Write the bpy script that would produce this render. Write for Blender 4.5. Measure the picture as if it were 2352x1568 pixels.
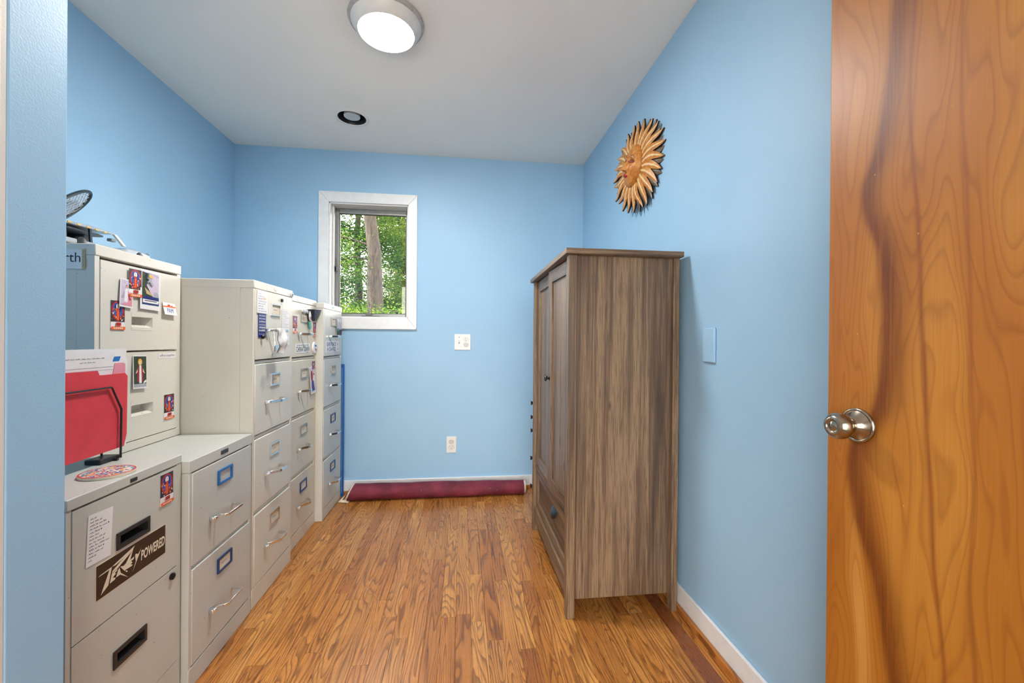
import bpy, bmesh, math, random
from mathutils import Vector, Matrix
from math import sin, cos, pi, radians as R_

for o in list(bpy.data.objects): bpy.data.objects.remove(o)
S = bpy.context.scene
COL = S.collection

# ------------------------------------------------------------------ camera
YAW, PITCH, ROLL, CAMH = 0.1196, -0.0017, 0.0080, 1.0856
_F = Vector((sin(YAW)*cos(PITCH), cos(YAW)*cos(PITCH), sin(PITCH)))
_Rt = Vector((cos(YAW), -sin(YAW), 0)); _U = _Rt.cross(_F)
_R2 = _Rt*cos(ROLL) + _U*sin(ROLL); _U2 = -_Rt*sin(ROLL) + _U*cos(ROLL)
cd = bpy.data.cameras.new('camera'); cam = bpy.data.objects.new('camera', cd); COL.objects.link(cam)
cam.matrix_world = Matrix(((_R2.x, _U2.x, -_F.x, 0), (_R2.y, _U2.y, -_F.y, 0), (_R2.z, _U2.z, -_F.z, CAMH), (0, 0, 0, 1)))
cd.sensor_width = 36; cd.lens = 36*951.93/2352; cd.clip_start = 0.02
S.camera = cam

# ------------------------------------------------------------------ world, sun, exposure
LAMP = 115.0          # radiance of the ceiling lamp's lens
W = bpy.data.worlds.new('sky'); S.world = W; W.use_nodes = True
bgn = W.node_tree.nodes['Background']; bgn.inputs[0].default_value = (1.0, 0.95, 0.88, 1); bgn.inputs[1].default_value = 5.5
sl = bpy.data.lights.new('sun', 'SUN'); sl.energy = 9.0; sl.angle = 0.02; sl.color = (1, .9, .72)
so = bpy.data.objects.new('sun', sl); COL.objects.link(so); so.rotation_euler = (0, R_(-53), 0); so.location = (-6, 9, 9)
vs = S.view_settings; vs.view_transform = 'Standard'; vs.look = 'None'; vs.gamma = 1; vs.use_curve_mapping = False
S.cycles.caustics_reflective = False; S.cycles.caustics_refractive = False
vs.exposure = 1.02

# ------------------------------------------------------------------ helpers
def srgb(r, g, b):
    f = lambda c: (c/255/12.92 if c <= 10 else ((c/255+.055)/1.055)**2.4)
    return (f(r), f(g), f(b), 1)

class NT:
    def __init__(s, name):
        s.m = bpy.data.materials.new(name); s.m.use_nodes = True
        s.t = s.m.node_tree; s.b = s.t.nodes['Principled BSDF']; s.out = s.t.nodes['Material Output']
    def n(s, typ, *ins, **props):
        nd = s.t.nodes.new('ShaderNode'+typ)
        for k, v in props.items(): setattr(nd, k, v)
        for i, v in enumerate(ins):
            if v is not None: s.put(v, nd.inputs[i])
        return nd
    def put(s, v, inp):
        if hasattr(v, 'bl_idname') and hasattr(v, 'outputs'): s.t.links.new(v.outputs[0], inp)
        elif hasattr(v, 'is_output'): s.t.links.new(v, inp)
        else: inp.default_value = v
    def math(s, op, a, b=0.0, c=None):
        return s.n('Math', a, b, c, operation=op) if c is not None else s.n('Math', a, b, operation=op)
    def vec(s, op, a, b): return s.n('VectorMath', a, b, operation=op)
    def noise(s, vec, scale=1, detail=2, rough=.5, dist=0):
        nd = s.n('TexNoise'); s.put(vec, nd.inputs['Vector'])
        for k, v in (('Scale', scale), ('Detail', detail), ('Roughness', rough), ('Distortion', dist)): nd.inputs[k].default_value = v
        return nd
    def ramp(s, fac, stops, interp='LINEAR'):
        nd = s.n('ValToRGB'); s.put(fac, nd.inputs[0]); cr = nd.color_ramp; cr.interpolation = interp
        while len(cr.elements) < len(stops): cr.elements.new(.5)
        for e, (p, c) in zip(cr.elements, stops): e.position = p; e.color = c if len(c) == 4 else (*c, 1)
        return nd
    def mix(s, fac, a, b, blend='MIX'):
        nd = s.n('Mix', data_type='RGBA', blend_type=blend)
        s.put(fac, nd.inputs[0]); s.put(a, nd.inputs[6]); s.put(b, nd.inputs[7])
        return nd.outputs[2]
    def pos(s): return s.n('NewGeometry').outputs['Position']
    def sep(s, v): return s.n('SeparateXYZ', v)
    def set(s, **kw):
        for k, v in kw.items(): s.put(v, s.b.inputs[k.replace('_', ' ')])
        return s
    def bump(s, h, strength=.2, dist=.002):
        nd = s.n('Bump'); nd.inputs['Strength'].default_value = strength; nd.inputs['Distance'].default_value = dist
        s.put(h, nd.inputs['Height']); s.t.links.new(nd.outputs[0], s.b.inputs['Normal'])

def plain(name, c, rough=.5, metal=0.0, spec=.5, var=.06, scale=25, bump=0, **kw):
    """plain material with a little procedural tone variation"""
    t = NT(name); p = t.pos(); nz = t.noise(p, scale, 1)
    dark = tuple(x*(1-var) for x in c[:3])+(1,); lite = tuple(min(1, x*(1+var)) for x in c[:3])+(1,)
    t.set(Base_Color=t.ramp(nz, [(.3, dark), (.7, lite)]), Roughness=rough, Metallic=metal)
    t.b.inputs['Specular IOR Level'].default_value = spec
    if bump: t.bump(t.noise(p, bump, 2), .25, .001)
    for k, v in kw.items(): t.b.inputs[k.replace('_', ' ')].default_value = v
    return t.m

class MB:
    """collects geometry in world coordinates and links it as one mesh object"""
    def __init__(s): s.v = []; s.f = []; s.m = []
    def add(s, vs_, fs, mi=0):
        b = len(s.v); s.v += [tuple(v) for v in vs_]
        for f in fs: s.f.append([b+i for i in f]); s.m.append(mi)
        return s
    def box(s, x0, x1, y0, y1, z0, z1, mi=0):
        if x0 > x1: x0, x1 = x1, x0
        if y0 > y1: y0, y1 = y1, y0
        if z0 > z1: z0, z1 = z1, z0
        return s.add([(x0,y0,z0),(x1,y0,z0),(x1,y1,z0),(x0,y1,z0),(x0,y0,z1),(x1,y0,z1),(x1,y1,z1),(x0,y1,z1)],
              [(0,3,2,1),(4,5,6,7),(0,1,5,4),(1,2,6,5),(2,3,7,6),(3,0,4,7)], mi)
    def prism(s, pts, ext, mi=0):
        n = len(pts); e = Vector(ext); a = [Vector(p) for p in pts]
        fs = [list(range(n))[::-1], [n+i for i in range(n)]]+[(i, (i+1) % n, n+(i+1) % n, n+i) for i in range(n)]
        return s.add(a+[p+e for p in a], fs, mi)
    def poly(s, pts, mi=0): return s.add(pts, [list(range(len(pts)))], mi)
    def tube(s, path, r, n=8, mi=0, flat=None):
        """round tube along a path; r a number or a list"""
        P = [Vector(p) for p in path]; k = len(P); rs = r if isinstance(r, (list, tuple)) else [r]*k
        vs_ = []; up = None
        for i in range(k):
            d = (P[min(i+1, k-1)]-P[max(i-1, 0)]).normalized()
            if up is None: up = d.orthogonal().normalized()
            up = (up-d*up.dot(d)).normalized(); sd = d.cross(up)
            for j in range(n):
                a = 2*pi*j/n; vs_.append(P[i]+(up*cos(a)+sd*sin(a))*rs[i])
        fs = []
        for i in range(k-1):
            for j in range(n): fs.append((i*n+j, i*n+(j+1) % n, (i+1)*n+(j+1) % n, (i+1)*n+j))
        fs += [list(range(n))[::-1], [(k-1)*n+j for j in range(n)]]
        return s.add(vs_, fs, mi)
    def strip(s, path, h, t, up=(0,0,1), mi=0):
        """flat bar of height h and thickness t swept along a path"""
        P = [Vector(p) for p in path]; U = Vector(up); k = len(P); vs_ = []
        for i in range(k):
            d = (P[min(i+1, k-1)]-P[max(i-1, 0)]).normalized(); sd = d.cross(U).normalized()
            vs_ += [P[i]+U*h/2+sd*t/2, P[i]+U*h/2-sd*t/2, P[i]-U*h/2-sd*t/2, P[i]-U*h/2+sd*t/2]
        fs = [(0,1,2,3), tuple(4*(k-1)+q for q in (3,2,1,0))]
        for i in range(k-1):
            for q in range(4): fs.append((4*i+q, 4*(i+1)+q, 4*(i+1)+(q+1) % 4, 4*i+(q+1) % 4))
        return s.add(vs_, fs, mi)
    def lathe(s, c, axis, prof, n=32, mi=0, caps=True):
        c = Vector(c); ax = Vector(axis).normalized(); u = ax.orthogonal().normalized(); w = ax.cross(u); vs_ = []
        for r, h in prof:
            for j in range(n): a = 2*pi*j/n; vs_.append(c+ax*h+(u*cos(a)+w*sin(a))*r)
        fs = []; k = len(prof)
        for i in range(k-1):
            for j in range(n): fs.append((i*n+j, i*n+(j+1) % n, (i+1)*n+(j+1) % n, (i+1)*n+j))
        if caps:
            fs += [list(range(n))[::-1], [(k-1)*n+j for j in range(n)]]
        return s.add(vs_, fs, mi)
    def build(s, name, mats, parent=None, bevel=0, smooth=False, angle=35, seg=2):
        if not isinstance(mats, (list, tuple)): mats = [mats]
        off = Vector((0, 0, 0)); q = parent
        while q: off += q.location; q = q.parent
        loc = Vector((0, 0, 0))
        if parent is None:
            xs, ys, zs = zip(*s.v); loc = Vector(((min(xs)+max(xs))/2, (min(ys)+max(ys))/2, min(zs))); off = loc
        me = bpy.data.meshes.new(name)
        me.from_pydata([Vector(v)-off for v in s.v], [], s.f)
        for m_ in mats: me.materials.append(m_)
        for p, i in zip(me.polygons, s.m): p.material_index = i
        bm = bmesh.new(); bm.from_mesh(me)
        bmesh.ops.recalc_face_normals(bm, faces=bm.faces)
        if bevel:
            es = [e for e in bm.edges if len(e.link_faces) == 2 and e.calc_face_angle(0) > .5]
            nv = bmesh.ops.bevel(bm, geom=es, offset=bevel, segments=seg, affect='EDGES', profile=.5, clamp_overlap=True)
            for f in bm.faces: f.smooth = False
            for f in nv['faces']: f.smooth = True
        bm.to_mesh(me); bm.free()
        if smooth:
            for p in me.polygons: p.use_smooth = True
            me.set_sharp_from_angle(angle=R_(angle))
        o = bpy.data.objects.new(name, me); COL.objects.link(o); o.location = loc; o.parent = parent
        return o

def tag(o, label=None, cat=None, group=None, kind=None):
    if label: o['label'] = label
    if cat: o['category'] = cat
    if group: o['group'] = group
    if kind: o['kind'] = kind
    return o
def empty(name, loc, label=None, cat=None, group=None, kind=None, parent=None):
    o = bpy.data.objects.new(name, None); COL.objects.link(o); o.location = loc; o.empty_display_size = .05
    if parent: o.parent = parent
    return tag(o, label, cat, group, kind)

class Frame:
    """a flat surface: origin, right, up, normal"""
    def __init__(s, O, Rv, Uv):
        s.O = Vector(O); s.R = Vector(Rv).normalized(); s.U = Vector(Uv).normalized(); s.N = s.R.cross(s.U).normalized()
    def p(s, u, v, n=0): return s.O+s.R*u+s.U*v+s.N*n
def front(X, y, z, tilt=0, lean=0, h=.15):
    """frame on a cabinet front facing +X; tilt turns it in its plane, lean brings its lower edge out"""
    Rv = Vector((0, cos(tilt), sin(tilt))); Uv = Vector((-sin(lean), -sin(tilt), cos(tilt)*cos(lean)))
    return Frame((X+h*sin(lean), y, z), Rv, Uv)
def ell(cx, cy, rx, ry, n=16, a0=0, a1=2*pi):
    full = abs(a1-a0-2*pi) < 1e-6; k = n if full else n-1
    return [(cx+rx*cos(a0+(a1-a0)*i/k), cy+ry*sin(a0+(a1-a0)*i/k)) for i in range(n)]
def rect(x0, y0, x1, y1): return [(x0, y0), (x1, y0), (x1, y1), (x0, y1)]

def print_card(name, fr, w, h, layers, mats, label, cat, group=None, thick=.0006, gap=.0006, parent=None, curl=0):
    """thin card with a flat print: layers = [(polygon in 0..1 card units, material index)]"""
    mb = MB(); q = [fr.p(0, 0, gap), fr.p(w, 0, gap), fr.p(w, h, gap), fr.p(0, h, gap)]
    mb.prism(q, fr.N*thick, 0)
    d = gap+thick; last = None
    for pl, mi in layers:
        if mi != last: d += .00005; last = mi
        mb.poly([fr.p(x*w, y*h, d) for x, y in pl], mi)
    o = mb.build(name, mats, parent)
    if label: tag(o, label, cat, group)
    return o
def scribble(lines, fr_w, fr_h, rng, mi, th=.012):
    """rows of small handwriting strokes, in card units: lines = [(x0, x1, y, height)]"""
    out = []
    asp = fr_w/fr_h
    for x0, x1, y, hh in lines:
        x = x0
        while x < x1-.02:
            wl = min(rng.uniform(.08, .22), x1-x); n = max(3, int(wl/(.028)))
            pts = [(x+wl*i/n, y+hh*((i % 2)*rng.uniform(.5, 1))) for i in range(n+1)]
            for a, b in zip(pts[:-1], pts[1:]):
                out.append(([(a[0]-th/2, a[1]), (a[0]+th/2, a[1]), (b[0]+th/2, b[1]), (b[0]-th/2, b[1])], mi))
            x += wl+.04
    return out
def text_mesh(mb, txt, fr, u0, v0, w, h, n, mi=0, shear=0.0, bold=0.0):
    cu = bpy.data.curves.new('t', 'FONT'); cu.body = txt; cu.shear = shear; cu.resolution_u = 3; cu.offset = bold
    to = bpy.data.objects.new('t', cu); COL.objects.link(to)
    dg = bpy.context.evaluated_depsgraph_get(); me = bpy.data.meshes.new_from_object(to.evaluated_get(dg))
    xs = [v.co.x for v in me.vertices]; ys = [v.co.y for v in me.vertices]
    sx = w/max(1e-6, max(xs)-min(xs)); sy = h/max(1e-6, max(ys)-min(ys)); x0, y0 = min(xs), min(ys)
    mb.add([fr.p(u0+(v.co.x-x0)*sx, v0+(v.co.y-y0)*sy, n) for v in me.vertices], [list(p.vertices) for p in me.polygons], mi)
    bpy.data.objects.remove(to); bpy.data.curves.remove(cu); bpy.data.meshes.remove(me)

# ------------------------------------------------------------------ dimensions
XL, XR, D, H = -1.5485, 0.8948, 3.033, 2.4103

# ------------------------------------------------------------------ materials
def wall_paint(name, c, c2):
    t = NT(name); p = t.pos(); n1 = t.noise(p, 3, 1); fine = t.noise(p, 260, 0)
    t.set(Base_Color=t.ramp(n1, [(.35, c), (.65, c2)]), Roughness=.5); t.bump(fine, .35, .0008); return t.m
M = {}
M['blue'] = wall_paint('blue_wall_paint', (.318, .545, .765, 1), (.334, .562, .785, 1))
M['ceil'] = wall_paint('ceiling_paint', (.90, .875, .83, 1), (.92, .895, .85, 1))
M['hallpaint'] = wall_paint('off_white_hall_paint', (.72, .68, .63, 1), (.76, .72, .67, 1))
M['white_trim'] = plain('white_trim_paint', (.80, .82, .84, 1), .3, var=.03)
M['dark_gap'] = plain('dark_subfloor', (.05, .03, .02, 1), .8)

def floor_oak():
    t = NT('oak_floor_plank'); p = t.pos(); oi = t.n('ObjectInfo'); r = oi.outputs['Random']
    off = t.n('CombineXYZ', t.math('MULTIPLY', r, 41.0), t.math('MULTIPLY', r, 97.0), 0.0)
    q = t.vec('ADD', p, off)
    broad = t.noise(t.vec('MULTIPLY', q, (13, 1.25, 0)), 1, 1.5, .45, .25)
    r3 = t.math('FRACT', t.math('MULTIPLY', r, 53.7))
    rings = t.math('FRACT', t.math('MULTIPLY', broad, t.math('ADD', t.math('MULTIPLY', r3, 16.0), 13.0)))
    ring = t.ramp(rings, [(0, (0, 0, 0)), (.5, (.05, .05, .05)), (.8, (.8, .8, .8)), (.93, (1, 1, 1)), (1, (0, 0, 0))])
    lines = t.noise(t.vec('MULTIPLY', t.vec('ADD', q, t.n('CombineXYZ', t.math('MULTIPLY', broad, .05), 0.0, 0.0)), (210, 3.2, 0)), 1, 2, .5)
    line = t.ramp(lines, [(.36, (1, 1, 1)), (.47, (0, 0, 0))])
    fine = t.noise(t.vec('MULTIPLY', q, (520, 26, 0)), 1, 3, .6)
    finer = t.ramp(fine, [(.36, (1, 1, 1)), (.56, (0, 0, 0))])
    r2 = t.math('FRACT', t.math('MULTIPLY', r, 17.31))
    base = t.ramp(r2, [(0, srgb(218, 148, 72)), (.16, srgb(202, 132, 60)), (.32, srgb(226, 160, 84)), (.47, srgb(208, 144, 74)),
                       (.6, srgb(220, 152, 82)), (.74, srgb(194, 128, 62)), (.86, srgb(230, 166, 92)), (.95, srgb(168, 104, 56)), (.985, srgb(132, 72, 44))], 'CONSTANT')
    patch = t.noise(t.vec('MULTIPLY', q, (9, 2, 0)), 1, 2)
    c0 = t.mix(t.ramp(patch, [(.35, (.5, .5, .5)), (.65, (0, 0, 0))]), base, srgb(176, 108, 50), 'MIX')
    c1 = t.mix(t.math('MULTIPLY', ring, .68), c0, srgb(92, 48, 20))
    c1 = t.mix(t.math('MULTIPLY', line, .55), c1, srgb(84, 44, 18))
    c2 = t.mix(t.math('MULTIPLY', finer, .3), c1, srgb(116, 66, 30))
    t.set(Base_Color=c2, Roughness=t.ramp(fine, [(.3, (.34, .34, .34)), (.7, (.24, .24, .24))]))
    t.bump(fine, .06, .0005); return t.m
M['oak'] = floor_oak()

def rustic(name, axis):
    """grey brown laminate; the grain runs along the axis"""
    t = NT(name); p = t.pos(); oi = t.n('ObjectInfo'); r = oi.outputs['Random']
    q = t.vec('ADD', p, t.n('CombineXYZ', t.math('MULTIPLY', r, 5.0), t.math('MULTIPLY', r, 9.0), t.math('MULTIPLY', r, 3.0)))
    lo, hi, fi = [[v if i != axis else w for i in range(3)] for v, w in ((9, .5), (46, 1.0), (380, 9))]
    n1 = t.noise(t.vec('MULTIPLY', q, lo), 1, 3, .6, .5); n2 = t.noise(t.vec('MULTIPLY', q, hi), 1, 4, .65, 1.1); n3 = t.noise(t.vec('MULTIPLY', q, fi), 1, 3, .6)
    k = t.math('ADD', t.math('MULTIPLY', n1, .55), t.math('MULTIPLY', n2, .45))
    c = t.ramp(k, [(.35, srgb(56, 43, 32)), (.43, srgb(90, 71, 54)), (.5, srgb(118, 95, 73)), (.57, srgb(146, 121, 95)), (.66, srgb(104, 83, 63))])
    c2 = t.mix(t.ramp(n3, [(.36, (.75, .75, .75)), (.52, (0, 0, 0))]), c, srgb(70, 53, 40))
    kn = [9 if i != axis else 2.6 for i in range(3)]
    vo = t.n('TexVoronoi'); t.put(t.vec('MULTIPLY', q, kn), vo.inputs['Vector']); vo.inputs['Scale'].default_value = 1
    c3 = t.mix(t.ramp(vo.outputs['Distance'], [(.035, (.85, .85, .85)), (.085, (0, 0, 0))]), c2, srgb(38, 28, 22))
    t.set(Base_Color=c3, Roughness=.42); t.bump(n3, .08, .0005); return t.m
M['rz'] = rustic('rustic_laminate_upright', 2); M['ry'] = rustic('rustic_laminate_crosswise', 1); M['rx'] = rustic('rustic_laminate_depthwise', 0)

def door_wood():
    """amber birch veneer: flowing contour figure with a few dark heart streaks"""
    t = NT('amber_birch_veneer'); p = t.pos(); x = t.sep(p); y, z = x.outputs[1], x.outputs[2]
    warp = t.noise(t.n('CombineXYZ', t.math('MULTIPLY', y, 4.0), t.math('MULTIPLY', z, 1.6), 0.0), 1, 2)
    yy = t.math('ADD', y, t.math('MULTIPLY', t.math('SUBTRACT', warp, .5), .11))
    field = t.noise(t.n('CombineXYZ', t.math('MULTIPLY', yy, 9.0), t.math('MULTIPLY', z, 1.15), 3.7), 1, 2, .45, .35)
    rg = t.math('FRACT', t.math('MULTIPLY', field, 22.0))
    ring = t.ramp(rg, [(0, (0, 0, 0)), (.6, (.18, .18, .18)), (.85, (1, 1, 1)), (1, (0, 0, 0))])
    tone = t.ramp(field, [(.30, srgb(188, 130, 50)), (.45, srgb(173, 111, 35)), (.58, srgb(168, 106, 32)), (.72, srgb(196, 142, 68))])
    fine = t.noise(t.n('CombineXYZ', t.math('MULTIPLY', y, 260.0), t.math('MULTIPLY', z, 6.0), 0.0), 1, 3)
    c = t.mix(t.math('MULTIPLY', ring, .34), tone, srgb(112, 56, 10))
    # heart streaks: centre line y(z) and width, drawn with float curves over the door's height
    def streak(pts, w0, w1, strength, col, c_in, wig=.02):
        fc = t.n('FloatCurve'); t.put(t.math('DIVIDE', z, 2.0), fc.inputs['Value']); cv = fc.mapping.curves[0]
        while len(cv.points) < len(pts): cv.points.new(.5, .5)
        for cp, (pz, py) in zip(cv.points, sorted(pts)): cp.location = (pz/2.0, py)
        fc.mapping.update()
        dd = t.math('SUBTRACT', t.math('ADD', y, t.math('MULTIPLY', t.math('SUBTRACT', warp, .5), wig)), fc)
        side = t.math('GREATER_THAN', dd, 0.0)
        wd = t.math('ADD', t.math('MULTIPLY', side, w1-w0), w0)
        g = t.math('DIVIDE', dd, wd); e = t.math('POWER', 2.718, t.math('MULTIPLY', t.math('MULTIPLY', g, g), -1.0))
        m_ = t.math('MULTIPLY', e, t.math('ADD', t.math('MULTIPLY', fine, .7), strength-.35))
        m_.use_clamp = True
        return t.mix(m_, c_in, col)
    dk = srgb(106, 52, 8)
    c = streak([(0, .66), (.32, .655), (.5, .685), (.62, .705), (.75, .745), (.86, .755), (.97, .705), (1.1, .692), (1.25, .70), (1.38, .735), (1.46, .712), (1.6, .69), (1.85, .672), (2, .66)], .035, .012, .95, dk, c)
    c = streak([(0, .57), (.4, .585), (.8, .622), (1.1, .632), (1.3, .64), (1.5, .652), (1.8, .645), (2, .64)], .0035, .0045, .75, srgb(128, 68, 24), c, .05)
    c = streak([(0, .548), (.5, .556), (.85, .57), (1.0, .572), (2, .575)], .003, .004, .55, srgb(134, 74, 28), c, .05)
    c = streak([(0, .80), (1.1, .80), (1.3, .795), (1.5, .792), (1.8, .797), (2, .8)], .02, .02, .45, srgb(150, 84, 26), c, .03)
    c = t.mix(t.ramp(fine, [(.4, (.16, .16, .16)), (.6, (0, 0, 0))]), c, srgb(150, 84, 26))
    # pale scratches
    sc = t.n('TexVoronoi'); t.put(t.vec('MULTIPLY', p, (1, 55, 32)), sc.inputs['Vector']); sc.inputs['Scale'].default_value = 1
    zone = t.ramp(t.noise(p, 9, 1), [(.5, (0, 0, 0)), (.7, (1, 1, 1))])
    c = t.mix(t.math('MULTIPLY', t.ramp(sc.outputs['Distance'], [(.03, (.7, .7, .7)), (.06, (0, 0, 0))]), zone), c, srgb(232, 196, 140))
    t.set(Base_Color=c, Roughness=.42)
    t.bump(fine, .05, .0004); return t.m
M['door'] = door_wood()

def steel_paint(name, c, rough=.34):
    t = NT(name); p = t.pos(); n1 = t.noise(p, 4, 1); sp = t.noise(p, 140, 0)
    a = c; b = tuple(v*.94 for v in c[:3])+(1,)
    base = t.ramp(n1, [(.35, a), (.65, b)])
    c2 = t.mix(t.ramp(sp, [(.83, (0, 0, 0)), (.86, (.6, .6, .6))]), base, (.10, .085, .07, 1))
    t.set(Base_Color=c2, Roughness=rough); return t.m
M['cabA'] = steel_paint('putty_steel_paint', srgb(198, 199, 191)); M['cabB'] = steel_paint('putty_grey_steel_paint', srgb(196, 197, 190))
M['cabC'] = steel_paint('pale_grey_steel_paint', srgb(216, 213, 200)); M['cabD'] = steel_paint('beige_steel_paint', srgb(214, 207, 188))
M['cabE'] = steel_paint('light_grey_steel_paint', srgb(210, 210, 202)); M['cabF'] = steel_paint('cream_steel_paint', srgb(224, 220, 209))
M['chrome'] = plain('chrome', (.82, .83, .84, 1), .12, 1, var=.02)
M['nickel'] = plain('antique_nickel', (.40, .36, .30, 1), .2, 1, var=.12, scale=60)
M['alu'] = plain('aluminium_sash', (.36, .37, .36, 1), .4, .6, var=.05)
M['dkgrey'] = plain('grey_cast_metal', (.16, .155, .145, 1), .4, .5)
M['dkmetal'] = plain('dark_bronze_metal', (.035, .033, .035, 1), .3, .7)
M['black'] = plain('black_plastic', (.02, .02, .022, 1), .35)
M['bluemetal'] = plain('blue_painted_metal', srgb(32, 104, 172), .3, .2)
M['bluedk'] = plain('deep_blue_metal', srgb(44, 72, 128), .3, .4)
M['cream'] = plain('cream_paper', srgb(226, 212, 188), .7); M['white'] = plain('white_paper', (.82, .82, .82, 1), .6, var=.02)
M['white_plastic'] = plain('white_plastic', (.78, .79, .78, 1), .35, var=.02); M['plate_blue'] = M['blue']
M['cap'] = plain('grey_white_plastic', (.60, .60, .56, 1), .35)
M['ink'] = plain('black_ink', (.02, .02, .025, 1), .6); M['brownink'] = plain('dark_brown_vinyl', srgb(52, 38, 28), .3)
M['red'] = plain('red_card_stock', srgb(222, 62, 72), .5, var=.05); M['pink'] = plain('pink_card_stock', srgb(226, 150, 165), .5)
M['folderblue'] = plain('blue_card_stock', srgb(24, 110, 190), .5)
M['orange'] = plain('orange_print', srgb(235, 106, 40), .5); M['logo'] = plain('red_print', srgb(200, 50, 35), .5)
M['navy'] = plain('navy_print', srgb(24, 40, 120), .45); M['teal'] = plain('teal_print', srgb(40, 150, 140), .5); M['pblue'] = plain('blue_print', srgb(36, 96, 190), .5)
M['ppurple'] = plain('purple_print', srgb(110, 70, 140), .5, var=.3, scale=300); M['pgold'] = plain('gold_print', srgb(230, 180, 70), .5)
M['pskin'] = plain('pale_tan_print', srgb(232, 200, 170), .5); M['pgreen'] = plain('dark_green_print', srgb(52, 66, 48), .5, var=.3, scale=200)
M['pgrey'] = plain('grey_print', srgb(168, 172, 182), .5, var=.1, scale=100); M['pdark'] = plain('dark_print', srgb(58, 48, 56), .5, var=.3, scale=300)
M['pmaroon'] = plain('maroon_print', srgb(150, 40, 50), .5); M['plil'] = plain('lilac_print', srgb(205, 190, 210), .5, var=.08, scale=150)
M['pangrey'] = plain('grey_painted_pan', (.46, .46, .45, 1), .5, var=.12, scale=60)
M['tape'] = plain('yellowed_tape', srgb(196, 176, 130), .4, var=.2, scale=300)
def emit(name, c, s):
    t = NT(name); e = t.n('Emission', c, s); t.t.links.new(e.outputs[0], t.out.inputs[0]); return t.m
M['lens'] = emit('lit_lamp_lens', (1, .975, .94, 1), LAMP)
t = NT('window_glass'); gl = t.n('BsdfGlossy'); gl.inputs['Roughness'].default_value = 0.0; tr = t.n('BsdfTransparent'); fr_ = t.n('Fresnel'); fr_.inputs[0].default_value = 1.45
mx = t.n('MixShader', fr_, tr, gl); t.t.links.new(mx.outputs[0], t.out.inputs[0]); M['glass'] = t.m

# ================================================================== THE SETTING
mb = MB(); mb.box(-2.2, 1.05, -1.75, D+.16, -.05, -.014); floor = tag(mb.build('floor', M['dark_gap']), 'strip oak floor of narrow orange brown boards', kind='structure')
# floor boards, each its own piece
PW = .0572
pm = MB(); pm.box(-PW/2+.0002, PW/2-.0002, 0, 1, -.0135, 0)
proto = pm.build('plank', M['oak'], None, bevel=.0005, seg=1); pmesh = proto.data
bpy.data.objects.remove(proto)
rng = random.Random(11)
x = XR-PW/2+.004
while x > XL-.02:
    y = -.35-rng.random()*.5
    while y < D:
        ln = rng.choice((.32, .45, .55, .7, .85, 1.0))*rng.uniform(.9, 1.15)
        y1 = min(y+ln, D+.01)
        if D-y1 < .1: y1 = D+.01
        o = bpy.data.objects.new('plank', pmesh); COL.objects.link(o); o.parent = floor
        o.location = Vector((x, (y+y1)/2, -.0135))-floor.location; o.scale = (1, y1-y-.0008, 1)
        y = y1
    x -= PW

WX0, WX1, WZ0, WZ1 = -.933, -.384, 1.236, 2.048          # window opening
mb = MB()
mb.box(XL-.15, WX0, D, D+.15, -.05, H+.1); mb.box(WX1, XR+.15, D, D+.15, -.05, H+.1); mb.box(WX0, WX1, D, D+.15, -.05, WZ0); mb.box(WX0, WX1, D, D+.15, WZ1, H+.1)
tag(mb.build('wall_back', M['blue']), 'light blue back wall with the window', kind='structure')
mb = MB(); mb.box(XL-.15, XL, .812, D+.15, -.05, H+.1); tag(mb.build('wall_left', M['blue']), 'light blue wall behind the filing cabinets', kind='structure')
mb = MB(); mb.box(XR, XR+.15, -1.75, D+.15, -.05, H+.1); tag(mb.build('wall_right', M['blue']), 'light blue wall behind the wardrobe', kind='structure')
mb = MB(); mb.box(-2.2, -.78, .812, .923, -.05, H+.1); wn = tag(mb.build('wall_near', M['blue'], bevel=.004), 'light blue end of the partition beside the camera', kind='structure')
mb = MB(); mb.box(-2.2, -.7815, .803, .812, -.05, H+.1); mb.build('hall_facing', M['hallpaint'], wn)
mb = MB(); mb.box(-2.2, -2.05, -1.75, .812, -.05, H+.1); tag(mb.build('wall_hall', M['hallpaint']), 'off white wall of the hall', kind='structure')
mb = MB(); GX0, GX1, GZ0, GZ1 = -1.95, .8, .06, 2.15      # unseen glazed opening, added to let in fill daylight
for a, b, c_, d_ in ((-2.2, GX0, -.05, H+.1), (GX1, 1.05, -.05, H+.1), (GX0, GX1, -.05, GZ0), (GX0, GX1, GZ1, H+.1)): mb.box(a, b, -1.9, -1.75, c_, d_)
tag(mb.build('wall_front', M['hallpaint']), 'off white wall behind the camera', kind='structure')
gd = empty('fill_opening', ((GX0+GX1)/2, -1.82, GZ0), 'glazed opening added behind the camera for fill daylight', kind='structure')
for a, b, c_, d_ in ((GX0, GX0+.05, GZ0, GZ1), (GX1-.05, GX1, GZ0, GZ1), (-.61, -.54, GZ0, GZ1), (GX0, GX1, GZ0, GZ0+.06), (GX0, GX1, GZ1-.05, GZ1)):
    mb = MB(); mb.box(a, b, -1.84, -1.80, c_, d_); mb.build('frame_bar', M['white_trim'], gd, bevel=.003)
for a, b in ((GX0+.05, -.61), (-.54, GX1-.05)):
    mb = MB(); mb.box(a, b, -1.823, -1.819, GZ0+.06, GZ1-.05); mb.build('pane', M['glass'], gd)
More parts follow.
